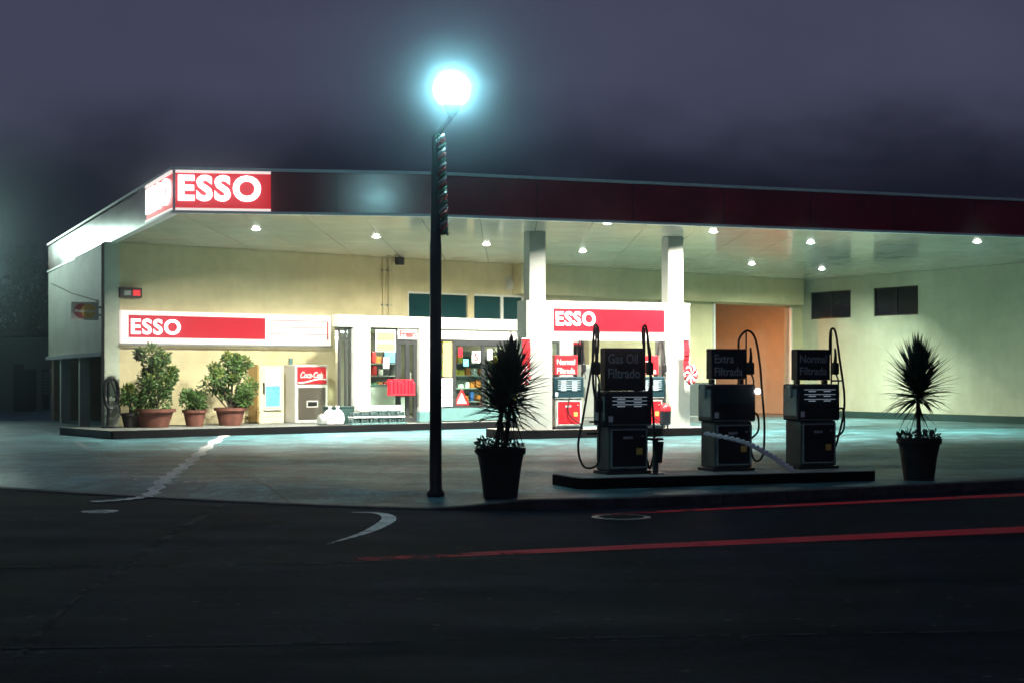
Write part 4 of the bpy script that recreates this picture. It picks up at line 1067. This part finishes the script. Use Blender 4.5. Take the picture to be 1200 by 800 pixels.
# ------------------------------------------------------------------ pumps
def pump(label, loc, rz, lines, pal, zs, hoses, masts, nozzles, seed, dial_rows=3, bright=None, signw=.66, texth=.15):
    o = thing('fuel_pump', label, 'fuel pump', loc, rz, None)
    zc, zh0, zh1, zs0, zs1 = zs
    MB().box(-.37, .37, -.27, .27, 0, .05, .008).build('base', MT['pump_dark'], o)
    cab = MB().box(-.33, .33, -.24, .24, .052, zc - .003, .02).build('cabinet', pal['side'], o)
    dp = MB().box(-.28, .28, -.262, -.243, .12, zc - .07, .008).build('door', pal['door'], o)
    e = MB(); a, b, z0, z1 = -.305, .305, .095, zc - .045
    e.box(a, a + .022, -.268, -.243, z0, z1).box(b - .022, b, -.268, -.243, z0, z1).box(a + .022, b - .022, -.268, -.243, z0, z0 + .022).box(a + .022, b - .022, -.268, -.243, z1 - .022, z1)
    e.build('door_frame', pal['edge'], dp)
    MB().box(-.1, .06, -.266, -.263, zc - .2, zc - .16).build('plate', MT['sign_text'], dp)
    hd = MB().box(-.385, .385, -.27, .24, zc, zh1, .03).build('meter_head', pal['head'], o)
    MB().box(-.39, -.3855, -.2, .18, zc + .08, zh1 - .08).build('side_trim', pal['edge'], hd)
    d = MB().box(-.33, .33, -.280, -.2705, zh0, zh1 - .05, .003).build('dial', pal['dial'], o)
    m_ = MB(); rg = random.Random(seed)
    for r_ in range(dial_rows):
        z = zh1 - .09 - r_ * ((zh1 - zh0 - .08) / dial_rows)
        m_.box(-.29, .29, -.285, -.2805, z - .006, z + .004)
        for x in (-.14, .14):
            m_.box(x - .07, x + .06, -.285, -.2805, z - .035, z - .02)
    m_.build('figures', MT['dial_text'], d)
    if bright: MB().box(-.27, .27, -.302, -.2915, zh1 - .04, zh1 - .012).build('light_strip', MT['white_lit_soft'], d)
    MB().box(-.36, .36, -.275, -.2703, zc + .012, zc + .022).build('trim_line', pal['edge'], hd)
    MB().box(-.35, -.28, -.275, -.2703, zc + .06, zc + .15).build('sticker', MT['paper'], hd)
    MB().box(.12, .22, -.268, -.263, .30, .40).build('sticker', MT['orange_poster'], dp)
    MB().tube([(.2, -.27, zc - .16), (.24, -.27, zc - .16)], .012, 8).build('lock', MT['steel'], dp)
    for q in (-1, 1): MB().box(q * .42 - .02, q * .42 + .02, -.10, .06, zh1 - .22, zh1 - .02, .008).build('nozzle_holster', MT['pump_edge'], hd)
    MB().box(-signw / 2 + .02, signw / 2 - .02, -.106, -.101, zs0 + .02, zs0 + .035).build('sign_rule', pal['edge'], sb0) if False else None
    for x in (-.26, .26): MB().box(x - .03, x + .03, -.05, .05, zh1 + .001, zs0 - .001).build('neck', pal['head'], o)
    sb = MB().box(-signw / 2, signw / 2, -.10, .10, zs0, zs1, .015).build('sign_box', pal['sign'], o)
    nl = len(lines); th = texth; gap = th * 1.5
    ztop = zs1 - .09 - th
    for i, (s, w_) in enumerate(lines):
        text('lettering', s, pal['text'], sb, Vector((-signw / 2 + .05, -.101, ztop - i * gap)), X1, width=w_, height=th * (1.0), extr=.004, bold=.012)
    for pth, r_ in hoses:
        MB().tube(smooth_path(pth, 10), r_, 10).build('hose', MT['rubber'], o, smooth=True)
    for p0, p1 in masts:
        MB().tube([p0, p1], .014, 8).build('hose_mast', MT['pump_dark'], o)
    for x, y, z in nozzles:
        nz_ = MB().box(x - .05, x + .05, y - .06, y + .06, z - .1, z + .1, .025).tube(smooth_path([(x, y, z + .08), (x + .01, y, z + .2), (x, y, z + .33)], 4), [.03, .03, .028, .026, .024, .022, .02, .018, .016], 8)
        nz_.tube(smooth_path([(x, y - .02, z - .08), (x + .02, y - .06, z - .18), (x, y - .1, z - .26)], 4), .014, 8)
        nz_.build('nozzle', MT['rubber'], o)
    return o
dark = dict(side=MT['pump_side'], door=MT['pump_dark'], edge=MT['pump_edge'], head=MT['pump_dark'], dial=MT['pump_teal'], sign=MT['pump_dark'], text=MT['sign_text'])  # outer pumps face away from the lamps: their shade is painted in as dark colours
redp = dict(side=MT['pump_white'], door=MT['pump_red'], edge=MT['pump_white'], head=MT['pump_teal'], dial=MT['pump_teal'], sign=MT['pump_red'], text=MT['white_text'])
# outer island on the kerb
OI = .17
oL, oR = Vector((.92, 23.05, 0)), Vector((5.50, 24.78, 0)); oc = (oL + oR) / 2; oa = math.atan2(oR.y - oL.y, oR.x - oL.x)
island('low dark edged island with three dark pumps beside the road', (oc.x, oc.y + .18), oa, (oR - oL).length + .3, 1.25, .0, OI)
def on_island(px, Y): return ((px - 600) / F * Y, Y, OI)
gp = pump('dark fuel pump with the largest sign, reading Gas Oil, and a hose on each side', on_island(729, 23.75), oa, [('Gas Oil', .50), ('Filtrado', .54)], dark, (.74, 1.02, 1.27, 1.275, 1.93),
     [([(-.40, -.05, .95), (-.50, -.05, 1.3), (-.50, -.02, 1.9), (-.46, 0, 2.26), (-.40, 0, 2.2), (-.41, 0, 1.85)], .019), ([(-.41, 0, 2.25), (-.52, -.04, 1.7), (-.68, -.07, .9), (-.78, -.1, .42), (-.68, -.1, .12), (-.46, -.1, .16), (-.42, -.08, .5), (-.40, -.05, .95)], .017),
      ([(.40, -.05, 1.0), (.46, -.05, 1.4), (.45, -.02, 1.9), (.41, 0, 2.26), (.35, 0, 2.2), (.38, 0, 1.85)], .019), ([(.42, 0, 2.24), (.46, -.05, 1.5), (.50, -.08, .8), (.50, -.1, .35), (.43, -.1, .08), (.38, -.1, .2)], .017)],
     [((-.43, .03, 1.0), (-.43, .03, 2.24)), ((.40, .03, 1.0), (.40, .03, 2.24)), ((-.40, .0, .62), (-.60, -.02, .62)), ((-.40, 0, .8), (-.55, 0, .8))], [(-.46, -.06, 1.62), (.44, -.06, 1.62), (-.44, -.1, 1.05)], 1, texth=.15)
ep = pump('dark fuel pump reading Extra, its hose arching out wide', on_island(851, 24.5), oa, [('Extra', .34), ('Filtrada', .50)], dark, (.78, 1.06, 1.37, 1.45, 1.93),
     [([(.22, 0, 1.9), (.24, 0, 2.1), (.37, -.02, 2.22), (.50, -.04, 2.1), (.58, -.05, 1.7), (.62, -.06, 1.2), (.66, -.06, .7), (.62, -.08, .25), (.50, -.08, .14), (.42, -.06, .3), (.42, -.05, .72)], .018),
      ([(.42, -.1, .95), (.52, -.1, .85), (.52, -.1, .62), (.36, -.1, .48)], .016)],
     [((.36, 0, 1.2), (.36, 0, 2.2))], [(.41, -.05, 1.62)], 2, dial_rows=0, signw=.62, texth=.135)
MB().disc(Vector((.405, -.285, 1.26)), X1, Z1, .05, .02, 20).build('lamp', M('lit white pump lamp', (.9, .9, .9), .3, .02, 3, emit=(1, .95, .9), estr=4), ep)
np_ = pump('dark fuel pump reading Normal, at the island end nearest the palm pot', on_island(950, 25.1), oa, [('Normal', .50), ('Filtrada', .50)], dark, (.78, 1.06, 1.37, 1.43, 1.93),
     [([(.36, 0, 1.85), (.37, 0, 2.2), (.42, -.02, 2.27), (.46, -.04, 2.15), (.53, -.05, 1.7), (.60, -.06, 1.2), (.58, -.06, .85), (.46, -.06, .42), (.40, -.06, .3)], .018),
      ([(.42, -.1, .95), (.55, -.1, .95), (.56, -.1, .62), (.36, -.1, .48)], .016)],
     [((.39, 0, 1.2), (.39, 0, 2.24)), ((.38, 0, 1.42), (.56, -.04, 1.42))], [(.43, -.05, 1.62)], 3, signw=.62, texth=.13)
ihose = [([(.40, 0, 1.1), (.48, -.03, 1.5), (.46, 0, 1.95), (.40, 0, 2.1), (.33, 0, 1.95), (.30, 0, 1.6)], .016), ([(-.0, -.3, .75), (-.05, -.32, .5), (.02, -.32, .3), (.3, -.3, .1)], .014)]
def inner(px, Y): return ((px - 600) / F * Y, Y, IZ)
p1 = pump('red and white fuel pump between the white column and the Gas Oil pump', inner(662, 36.6), cang - .05, [('Normal', .46), ('Filtrada', .46)], redp, (.72, .90, 1.24, 1.28, 1.75), ihose, [((.43, .0, 1.0), (.43, .0, 2.05))], [(.46, -.05, 1.45)], 4, 5, signw=.58, texth=.14)
p2 = pump('red and white fuel pump half hidden behind the Gas Oil pump', inner(757, 37.2), cang - .05, [('Extra', .32), ('Filtrada', .46)], redp, (.72, .90, 1.24, 1.28, 1.75), ihose, [((.43, .0, 1.0), (.43, .0, 2.05))], [(.46, -.05, 1.45)], 5, 5, signw=.58, texth=.14)
# bins and extinguisher on the inner island
bn = thing('waste_bin', 'narrow rusty brown bin on the inner island beside the left column', 'bin', inner(641.5, 36.5))
MB().lathe([(.07, 0), (.075, .5), (.08, .52), (.03, .56)], 16).build('body', MT['brown'], bn, smooth=True)
MB().lathe([(.09, 0), (.09, .02)], 16).build('foot', MT['rubber'], bn)
gbn = thing('oil_cabinet', 'grey low cabinet between the brown bin and the red pump', 'cabinet', inner(646.0, 37.0), cang)
MB().box(-.16, .14, -.14, .14, .04, .48, .01).build('body', MT['steel'], gbn)
MB().box(-.13, .11, -.16, -.142, .08, .44, .004).build('door', MT['steel'], gbn)
MB().box(-.15, .13, -.12, .12, 0, .04).build('foot', MT['rubber'], gbn)
ex = thing('fire_extinguisher', 'dark upright extinguisher with red top beside the right white column', 'extinguisher', inner(779.5, 36.7))
MB().lathe([(.09, .08), (.13, .12), (.14, .42)], 18).build('cylinder', MT['pump_dark'], ex, smooth=True)
MB().lathe([(.145, .42), (.14, .5), (.09, .58), (.03, .6)], 18).build('cap', MT['pump_red'], ex, smooth=True)
for x in (-.06, .06): MB().tube([(x, 0, 0), (x, 0, .1)], .02, 8).build('leg', MT['rubber'], ex)
# squeegee stand beside the diesel pump
wsx = on_island(768, 23.55)
ws = thing('squeegee_stand', 'dark upright stand with flat top and hanging bucket beside the Gas Oil pump', 'stand', wsx, oa)
MB().box(-.10, .10, -.08, .08, .52, .555, .008).build('top', MT['pump_dark'], ws)
MB().box(-.035, .035, -.03, .03, .02, .518).build('post', MT['pump_side'], ws)
MB().lathe([(.06, .18), (.085, .5)], 16, c=(.02, -.06)).build('bucket', MT['rubber'], ws)
MB().box(-.1, .1, -.1, .1, 0, .02).build('base', MT['pump_dark'], ws)
# red banners with striped bows beside the columns
def banner(label, px, Y, z0, z1, wpx):
    w_ = wpx / F * Y
    o = thing('hanging_banner', label, 'banner', (P(px, 400, Y).x, Y, z0), cang)
    m_ = MB(); n = 8
    for i in range(n):
        za, zb2 = (z1 - z0) * i / n, (z1 - z0) * (i + 1) / n
        m_.box(-w_ / 2, w_ / 2, -.012 + .02 * math.sin(i), .012 + .02 * math.sin(i), za, zb2)
    m_.build('cloth', MT['red_cloth'], o)
    MB().tube([(-w_ / 2 - .03, 0, z1 - z0 + .015), (w_ / 2 + .03, 0, z1 - z0 + .015)], .015, 8).build('rod', MT['steel'], o)
def bow(label, px, Y, z):
    o = thing('striped_bow', label, 'decoration', (P(px, 400, Y).x, Y, z), cang)
    for mt, nm, ph in ((MT['red_cloth'], 'red_ribbon', 0), (MT['paper'], 'white_ribbon', .5)):
        m_ = MB()
        for k in range(7):
            a = (k + ph) * 2 * math.pi / 7; rr = .17
            m_.tube(smooth_path([(0, 0, 0), (rr * .8 * math.cos(a - .3), -.06, rr * 1.1 * math.sin(a - .3)), (rr * math.cos(a), -.02, rr * 1.3 * math.sin(a)), (rr * .7 * math.cos(a + .35), -.05, rr * .9 * math.sin(a + .35)), (0, -.02, 0)], 5), .025, 6)
        m_.build(nm, mt, o)
Yb = 37.0
zA, zB = 1.7 + (438 - 432) * Yb / F, 1.7 + (438 - 399) * Yb / F
banner('narrow red banner hanging on the palm side of the left column', 616.5, 35.82, zA, zB, 10)
bow('red and white ribbon bow below the red banner of the left column', 613, 35.75, 1.66)
banner('narrow red banner hanging on the doorway side of the right column', 804.5, 37.25, zA - .02, zB, 7)
bow('red and white ribbon bow below the red banner of the right column', 809, 37.3, 1.68)

# white light trail past the right hand pumps, modelled as two twisted strands
def trail_strand(path, r, off, turns):
    out = []; P_ = smooth_path(path, 26)
    for i, p in enumerate(P_):
        a = i / len(P_) * turns * 2 * math.pi + off; out.append(p + Vector((math.cos(a), 0, math.sin(a))) * r)
    return out
pa = Vector(P(826, 507, 24.05)); pb = Vector(P(868, 516, 23.98)); pc = Vector(P(900, 531, 24.05)); pd = Vector(P(929, 552, 24.2))
pd.z = OI + .02
rp = thing('light_trail', 'white light trail shaped as twisted strands from the Extra pump down to the foot of the Normal pump', 'light_trail', pa)
XR = W2L(rp)
for k in range(2):
    MB().tube(trail_strand([pa, pb, pc, pd], .017, k * math.pi, 9), [.021 + .010 * min(1, i / 60) for i in range(79)], 8).build('trail_strand', MT['light_trail'], rp, XR, smooth=True)
MB().tube([pa + Vector((0, .0, 0)), pa + Vector((.03, .22, 0))], .015, 8).build('added_trail_hook', MT['steel'], rp, XR)

# ------------------------------------------------------------------ yucca pots
def blade(bm, base, d, L_, w_, droop):
    up = Vector((0, 0, 1)); s = d.cross(up)
    s = s.normalized() if s.length > .05 else Vector((1, 0, 0))
    n = 5; rows = []
    for i in range(n + 1):
        f = i / n
        p = base + d * L_ * f + Vector((0, 0, -droop * L_ * f * f))
        ww = w_ * (.55 + .45 * math.sin(min(1, f * 2.2) * math.pi / 2)) * (1 - f ** 2.2) + .001
        nn = s.cross(d).normalized()
        rows.append([bm.verts.new(p - s * ww), bm.verts.new(p - nn * ww * .5), bm.verts.new(p + s * ww)])
    for a, b in zip(rows, rows[1:]):
        for k in range(2): bm.faces.new([a[k], a[k + 1], b[k + 1], b[k]])
def yucca(label, loc, stems, potr, poth, n, L0, rng, pot_lab=None):
    o = thing('potted_yucca', label, 'potted plant', loc, 0, None)
    prof = [(potr * .70, 0), (potr * .84, poth * .55), (potr * .95, poth * .86), (potr * 1.03, poth * .88), (potr * 1.06, poth), (potr * .93, poth * .985), (potr * .90, poth * .9)]
    MB().lathe(prof, 30, wob=.03).build('pot', MT['pot_dark'], o, smooth=True)
    m_ = MB().lathe([(.0, poth * .93), (potr * .5, poth * .95), (potr * .9, poth * .91)], 24, wob=.15); m_.build('soil', MT['soil'], o)
    # ragged low growth over the rim
    cl = [((potr * .75 * math.cos(a), potr * .75 * math.sin(a), poth + rng.uniform(-.02, .05)), .09) for a in [2 * math.pi * k / 11 for k in range(11)]]
    leaf_cloud(cl, 420, .06, rng).build('low_foliage', MT['leaf_dark'], o)
    for bx, by, tx, ty, tz in stems:
        MB().tube(smooth_path([(bx, by, poth * .9), (bx * .8 + tx * .2, by, poth + .12), (tx, ty, tz)], 6), [.038] * 6 + [.034] * 6 + [.03], 10).build('trunk', MT['bark'], o, smooth=True)
        bm = bmesh.new()
        for i in range(n):
            f = i / n                                   # lower leaves hang, upper ones stand
            el = R(-12 + 100 * f ** .66) + rng.gauss(0, .10); az = i * 2.39996 + rng.uniform(-.3, .3)
            if noise.noise(Vector((az * 1.3, el * 2, tz * 5))) < -.32: continue
            if rng.random() < .05: el -= R(45)
            d = Vector((math.cos(el) * math.cos(az), math.cos(el) * math.sin(az), math.sin(el)))
            b = Vector((tx, ty, tz - .16 + .44 * f)) + d * .03
            L_ = L0 * rng.uniform(.78, 1.12) * (.86 + .2 * math.sin(f * math.pi))
            blade(bm, b, d, L_, rng.uniform(.019, .029), rng.uniform(.06, .55) * (1 - f * .78) * rng.random() ** .5)
        mb = MB(); mb.bm = bm; mb.build('leaves', MT['yucca'], o)
        bm = bmesh.new()
        for i in range(12):
            az = rng.uniform(0, 6.283); el = R(rng.uniform(-75, -25))
            blade(bm, Vector((tx, ty, tz - rng.uniform(.14, .34))), Vector((math.cos(el) * math.cos(az), math.cos(el) * math.sin(az), math.sin(el))), rng.uniform(.22, .5), .013, rng.uniform(.1, .4))
        mb = MB(); mb.bm = bm; mb.build('dead_leaves', MT['dead'], o)
    return o
rng = random.Random(21)
YL = 21.55; xl = (586.5 - 600) / F * YL
yucca('big dark spiky yucca with two trunks in a dark tub beside the lamp post', (xl, YL, gz(xl, YL)), [(-.06, 0, .03, 0, 1.28), (.06, .03, .16, .03, 1.48)], .34, .69, 250, .62, rng)
YR = 24.55; xr = (1077 - 600) / F * YR
yucca('dark spiky yucca with a single crown in a dark tub past the pump island', (xr, YR, gz(xr, YR)), [(0, 0, -.02, 0, 1.42)], .34, .66, 290, .70, rng)

# ------------------------------------------------------------------ street lamp
YP = 22.0; xp = (510.5 - 600) / F * YP; zp = gz(xp, YP)
sl = thing('street_lamp', 'tall black street lamp with a brightly glowing globe and tinsel wound round it', 'street lamp', (xp, YP, zp))
lz = 1.7 + (438 - 105) * YP / F - zp
lx = (530 - 511) / F * YP
MB().lathe([(.13, 0), (.13, .05), (.095, .09), (.085, 1.0), (.084, 3.6), (.078, 3.62), (.07, 4.3), (.055, 5.1)], 20).build('pole', MT['pole'], sl, smooth=True)
MB().tube(smooth_path([(0, 0, 5.08), (.015, 0, 5.16), (lx * .8, 0, 5.36), (lx, 0, lz - .36)], 6), [.05] * 10 + [.045] * 9, 12).build('bracket', MT['pole'], sl, smooth=True)
MB().lathe([(.05, lz - .40), (.11, lz - .32), (.15, lz - .22), (.13, lz - .20)], 20, c=(lx, 0)).build('collar', MT['pole'], sl, smooth=True)
m_ = MB(); prof = [(.26 * math.sin(math.pi * i / 18), lz - .26 * math.cos(math.pi * i / 18)) for i in range(1, 18)]
m_.lathe([(.001, lz - .26)] + prof + [(.001, lz + .26)], 30, c=(lx, 0)); m_.build('globe', MT['lamp_glow'], sl, smooth=True)
sl2 = copy_tree(sl); sl2.location = (-20.7, 55.4, -.1); sl2.scale = (1.15, 1.15, 1.15); sl2.rotation_euler = (0, 0, R(90))
next(c for c in sl2.children if c.name.startswith('globe')).data = bpy.data.objects['globe'].data.copy()
next(c for c in sl2.children if c.name.startswith('globe')).data.materials[0] = MT['far_glow']
area('far_lamp', (-20.7, 54.6, 6.4), 70, (.72, 1, .86), 1.0, rot=(Vector((-12.2, 43.5, 3.2)) - Vector((-20.7, 54.6, 6.4))).to_track_quat('-Z', 'Y').to_euler(), spread=60)
sl2['label'] = 'further black street lamp without tinsel beyond the side wall of the station'
# tinsel wound up the pole
gr = thing('tinsel_garland', 'silver and red tinsel garland spiralling up the lamp post', 'garland', (xp, YP, zp))
rng = random.Random(9); zs0 = 1.7 + (438 - 275) * YP / F - zp; Hg = 1.42; gx = .125
for k, (nm, mt) in enumerate((('silver_strand', MT['tinsel']), ('red_strand', MT['tinsel_red']), ('green_strand', MT['tinsel_green']))):
    m_ = MB(); pth = []
    for i in range(200):
        f = i / 199; a = f * 2 * math.pi * 7 + k * 2.094
        pth.append((gx - .05 * f + .042 * math.cos(a), -.05 + .042 * math.sin(a), zs0 + f * Hg))
    m_.tube(pth, [.024 + .006 * noise.noise(Vector((i * .6, k, 2))) for i in range(200)], 7)
    bm = m_.bm
    for i in range(420):
        p = Vector(rng.choice(pth)); d = Vector((rng.gauss(0, 1), rng.gauss(0, 1), rng.gauss(0, 1))).normalized(); s_ = d.orthogonal().normalized() * .006
        bm.faces.new([bm.verts.new(p - s_), bm.verts.new(p + s_), bm.verts.new(p + d * rng.uniform(.035, .06))])
    m_.build(nm, mt, gr)
MB().tube([(gx, -.05, zs0 - .02), (gx - .05, -.05, zs0 + Hg + .02)], .010, 6).build('cord', MT['pole'], gr)
for f in (.05, .5, .97): MB().tube([(.07, -.02, zs0 + f * Hg), (gx, -.05, zs0 + f * Hg)], .012, 6).build('tie', MT['pole'], gr)
# aerial on the canopy roof
q = P(945, 222, 37.0)
ar = thing('aerial', 'small thin aerial standing on the canopy roof above the right pumps', 'aerial', (q.x, q.y + .4, CZ + .70))
MB().tube([(0, 0, 0), (0, 0, .50)], .012, 6).build('mast', MT['steel'], ar)
m_ = MB()
for z, w_ in ((.30, .10), (.38, .08), (.46, .06)): m_.tube([(-w_, 0, z), (w_, 0, z)], .008, 6)
m_.build('rods', MT['red_cloth'], ar)

# ------------------------------------------------------------------ left: neighbouring house and tree
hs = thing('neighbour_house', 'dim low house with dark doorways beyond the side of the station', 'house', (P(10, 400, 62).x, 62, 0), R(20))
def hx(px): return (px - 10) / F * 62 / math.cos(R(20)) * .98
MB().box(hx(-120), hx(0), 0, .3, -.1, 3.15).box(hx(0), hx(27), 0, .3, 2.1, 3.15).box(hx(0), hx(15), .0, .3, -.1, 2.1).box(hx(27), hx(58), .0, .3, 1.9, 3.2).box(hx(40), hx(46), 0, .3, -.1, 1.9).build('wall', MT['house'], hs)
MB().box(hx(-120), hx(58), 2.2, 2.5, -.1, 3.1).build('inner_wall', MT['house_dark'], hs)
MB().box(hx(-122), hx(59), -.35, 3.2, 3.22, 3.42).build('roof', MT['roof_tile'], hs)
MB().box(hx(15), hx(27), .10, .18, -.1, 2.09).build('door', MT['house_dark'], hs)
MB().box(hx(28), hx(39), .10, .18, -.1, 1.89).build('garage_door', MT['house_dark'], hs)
sh_ = MB()
for i in range(7): sh_.box(hx(46.5), hx(57), -.03, .02, .9 + i * .13, 1.0 + i * .13)
sh_.build('shutter', MT['house'], hs)
tr = thing('tree', 'dark leafy tree rising behind the low house', 'tree', (P(28, 400, 70).x, 70, -.2))
MB().tube(smooth_path([(0, 0, 0), (.1, 0, 1.6), (.0, .1, 3.2), (.3, 0, 5)], 5), [.28 - .012 * i for i in range(16)], 10).build('trunk', MT['bark'], tr, smooth=True)
lm = MB()
for k in range(7):
    a = k * 2.4; lm.tube(smooth_path([(0, 0, 2.4 + .3 * k), (1.0 * math.cos(a), 1.0 * math.sin(a), 3.6 + .35 * k), (1.9 * math.cos(a), 1.9 * math.sin(a), 4.4 + .4 * k)], 4), [.10, .09, .08, .07, .06, .05, .04, .03, .02], 6)
lm.build('limb', MT['bark'], tr)
rng = random.Random(5)
cl = [((rng.gauss(0, 1.5), rng.gauss(0, 1.3), rng.uniform(3.2, 7.2)), rng.uniform(.5, .95)) for _ in range(34)]
leaf_cloud(cl, 6500, .22, rng).build('crown', MT['leaf_dark'], tr)

# ------------------------------------------------------------------ sky and moonlight
SUN_EL, SUN_ROT = R(3), R(200)
wld = bpy.data.worlds.new('World'); scene.world = wld; wld.use_nodes = True
nt = wld.node_tree; N, L = nt.nodes, nt.links; N.clear()
out = N.new('ShaderNodeOutputWorld'); bg = N.new('ShaderNodeBackground'); L.new(bg.outputs[0], out.inputs[0])
sky = N.new('ShaderNodeTexSky'); sky.sky_type = 'NISHITA'; sky.sun_disc = False; sky.sun_elevation = SUN_EL; sky.sun_rotation = SUN_ROT
sky.air_density = 1.5; sky.dust_density = 2
tc = N.new('ShaderNodeTexCoord')
sp_ = N.new('ShaderNodeSeparateXYZ'); L.new(tc.outputs['Generated'], sp_.inputs[0])
def wn(scale, detail, st):
    mp = N.new('ShaderNodeMapping'); mp.inputs['Scale'].default_value = st; L.new(tc.outputs['Generated'], mp.inputs[0])
    n = N.new('ShaderNodeTexNoise'); n.inputs['Scale'].default_value = scale; n.inputs['Detail'].default_value = detail; n.inputs['Roughness'].default_value = .62
    L.new(mp.outputs[0], n.inputs['Vector']); return n.outputs['Fac']
def math_(op, a, b):
    m_ = N.new('ShaderNodeMath'); m_.operation = op
    for i, v in enumerate((a, b)):
        if isinstance(v, (int, float)): m_.inputs[i].default_value = v
        else: L.new(v, m_.inputs[i])
    return m_.outputs[0]
cl1 = wn(9, 9, (1, 1, 2.2)); cl2 = wn(3.0, 4, (1, 1, 1.6))
# cloud deck, lit by the town, above a dark clear band at the horizon with a ragged lower edge
h = math_('ADD', sp_.outputs['Z'], math_('MULTIPLY', math_('SUBTRACT', cl1, .5), .06))
h = math_('ADD', h, math_('MULTIPLY', math_('SUBTRACT', cl2, .5), .045))
mr = N.new('ShaderNodeMapRange'); mr.interpolation_type = 'SMOOTHSTEP'
mr.inputs['From Min'].default_value = .115; mr.inputs['From Max'].default_value = .185; L.new(h, mr.inputs['Value'])
cr = N.new('ShaderNodeValToRGB')
cr.color_ramp.elements[0].color = (.0075, .0080, .0165, 1); cr.color_ramp.elements[1].color = (.047, .049, .083, 1)
L.new(mr.outputs[0], cr.inputs[0])
mo = N.new('ShaderNodeMapRange'); mo.inputs['From Min'].default_value = .3; mo.inputs['From Max'].default_value = .7; mo.inputs['To Min'].default_value = .86; mo.inputs['To Max'].default_value = 1.12
L.new(wn(5, 8, (1, 1, 2)), mo.inputs['Value'])
ml = N.new('ShaderNodeMixRGB'); ml.blend_type = 'MULTIPLY'; ml.inputs[0].default_value = 1; L.new(cr.outputs[0], ml.inputs[1]); L.new(mo.outputs[0], ml.inputs[2])
sm = N.new('ShaderNodeMixRGB'); sm.blend_type = 'MULTIPLY'; sm.inputs[0].default_value = 1; L.new(sky.outputs[0], sm.inputs[1]); sm.inputs[2].default_value = (.0002, .0002, .0003, 1)
ad = N.new('ShaderNodeMixRGB'); ad.blend_type = 'ADD'; ad.inputs[0].default_value = 1; L.new(ml.outputs[0], ad.inputs[1]); L.new(sm.outputs[0], ad.inputs[2])
L.new(ad.outputs[0], bg.inputs[0]); bg.inputs[1].default_value = 1.0
sun_d = bpy.data.lights.new('moonlight', 'SUN'); sun_d.energy = .012; sun_d.angle = R(.5); sun_d.color = (.75, .85, 1)
sun = bpy.data.objects.new('moonlight', sun_d); COL.objects.link(sun); sun.rotation_euler = (R(50), 0, R(-30))

# ------------------------------------------------------------------ haze added for lamp glare (forward scattering: a halo round each lamp)
hm, hnt, hN, hL = new_mat('added glare haze')
ho = hN.new('ShaderNodeOutputMaterial'); hv = hN.new('ShaderNodeVolumePrincipled'); hL.new(hv.outputs[0], ho.inputs['Volume'])
hv.inputs['Density'].default_value = .0052; hv.inputs['Anisotropy'].default_value = .986; hv.inputs['Color'].default_value = (.74, .92, 1, 1)
tag(MB().box(-510, 510, -110, 710, -1.3, 9).build('added_glare_haze', hm), kind='stuff')
# ------------------------------------------------------------------ render settings
scene.render.engine = 'CYCLES'
scene.cycles.use_denoising = True
scene.cycles.max_bounces = 8
scene.cycles.diffuse_bounces = 4
scene.cycles.transparent_max_bounces = 12
scene.cycles.sample_clamp_indirect = 6
scene.view_settings.view_transform = 'Standard'
scene.view_settings.look = 'None'
scene.view_settings.exposure = 0.28
scene.view_settings.gamma = 1
scene.view_settings.use_curve_mapping = False
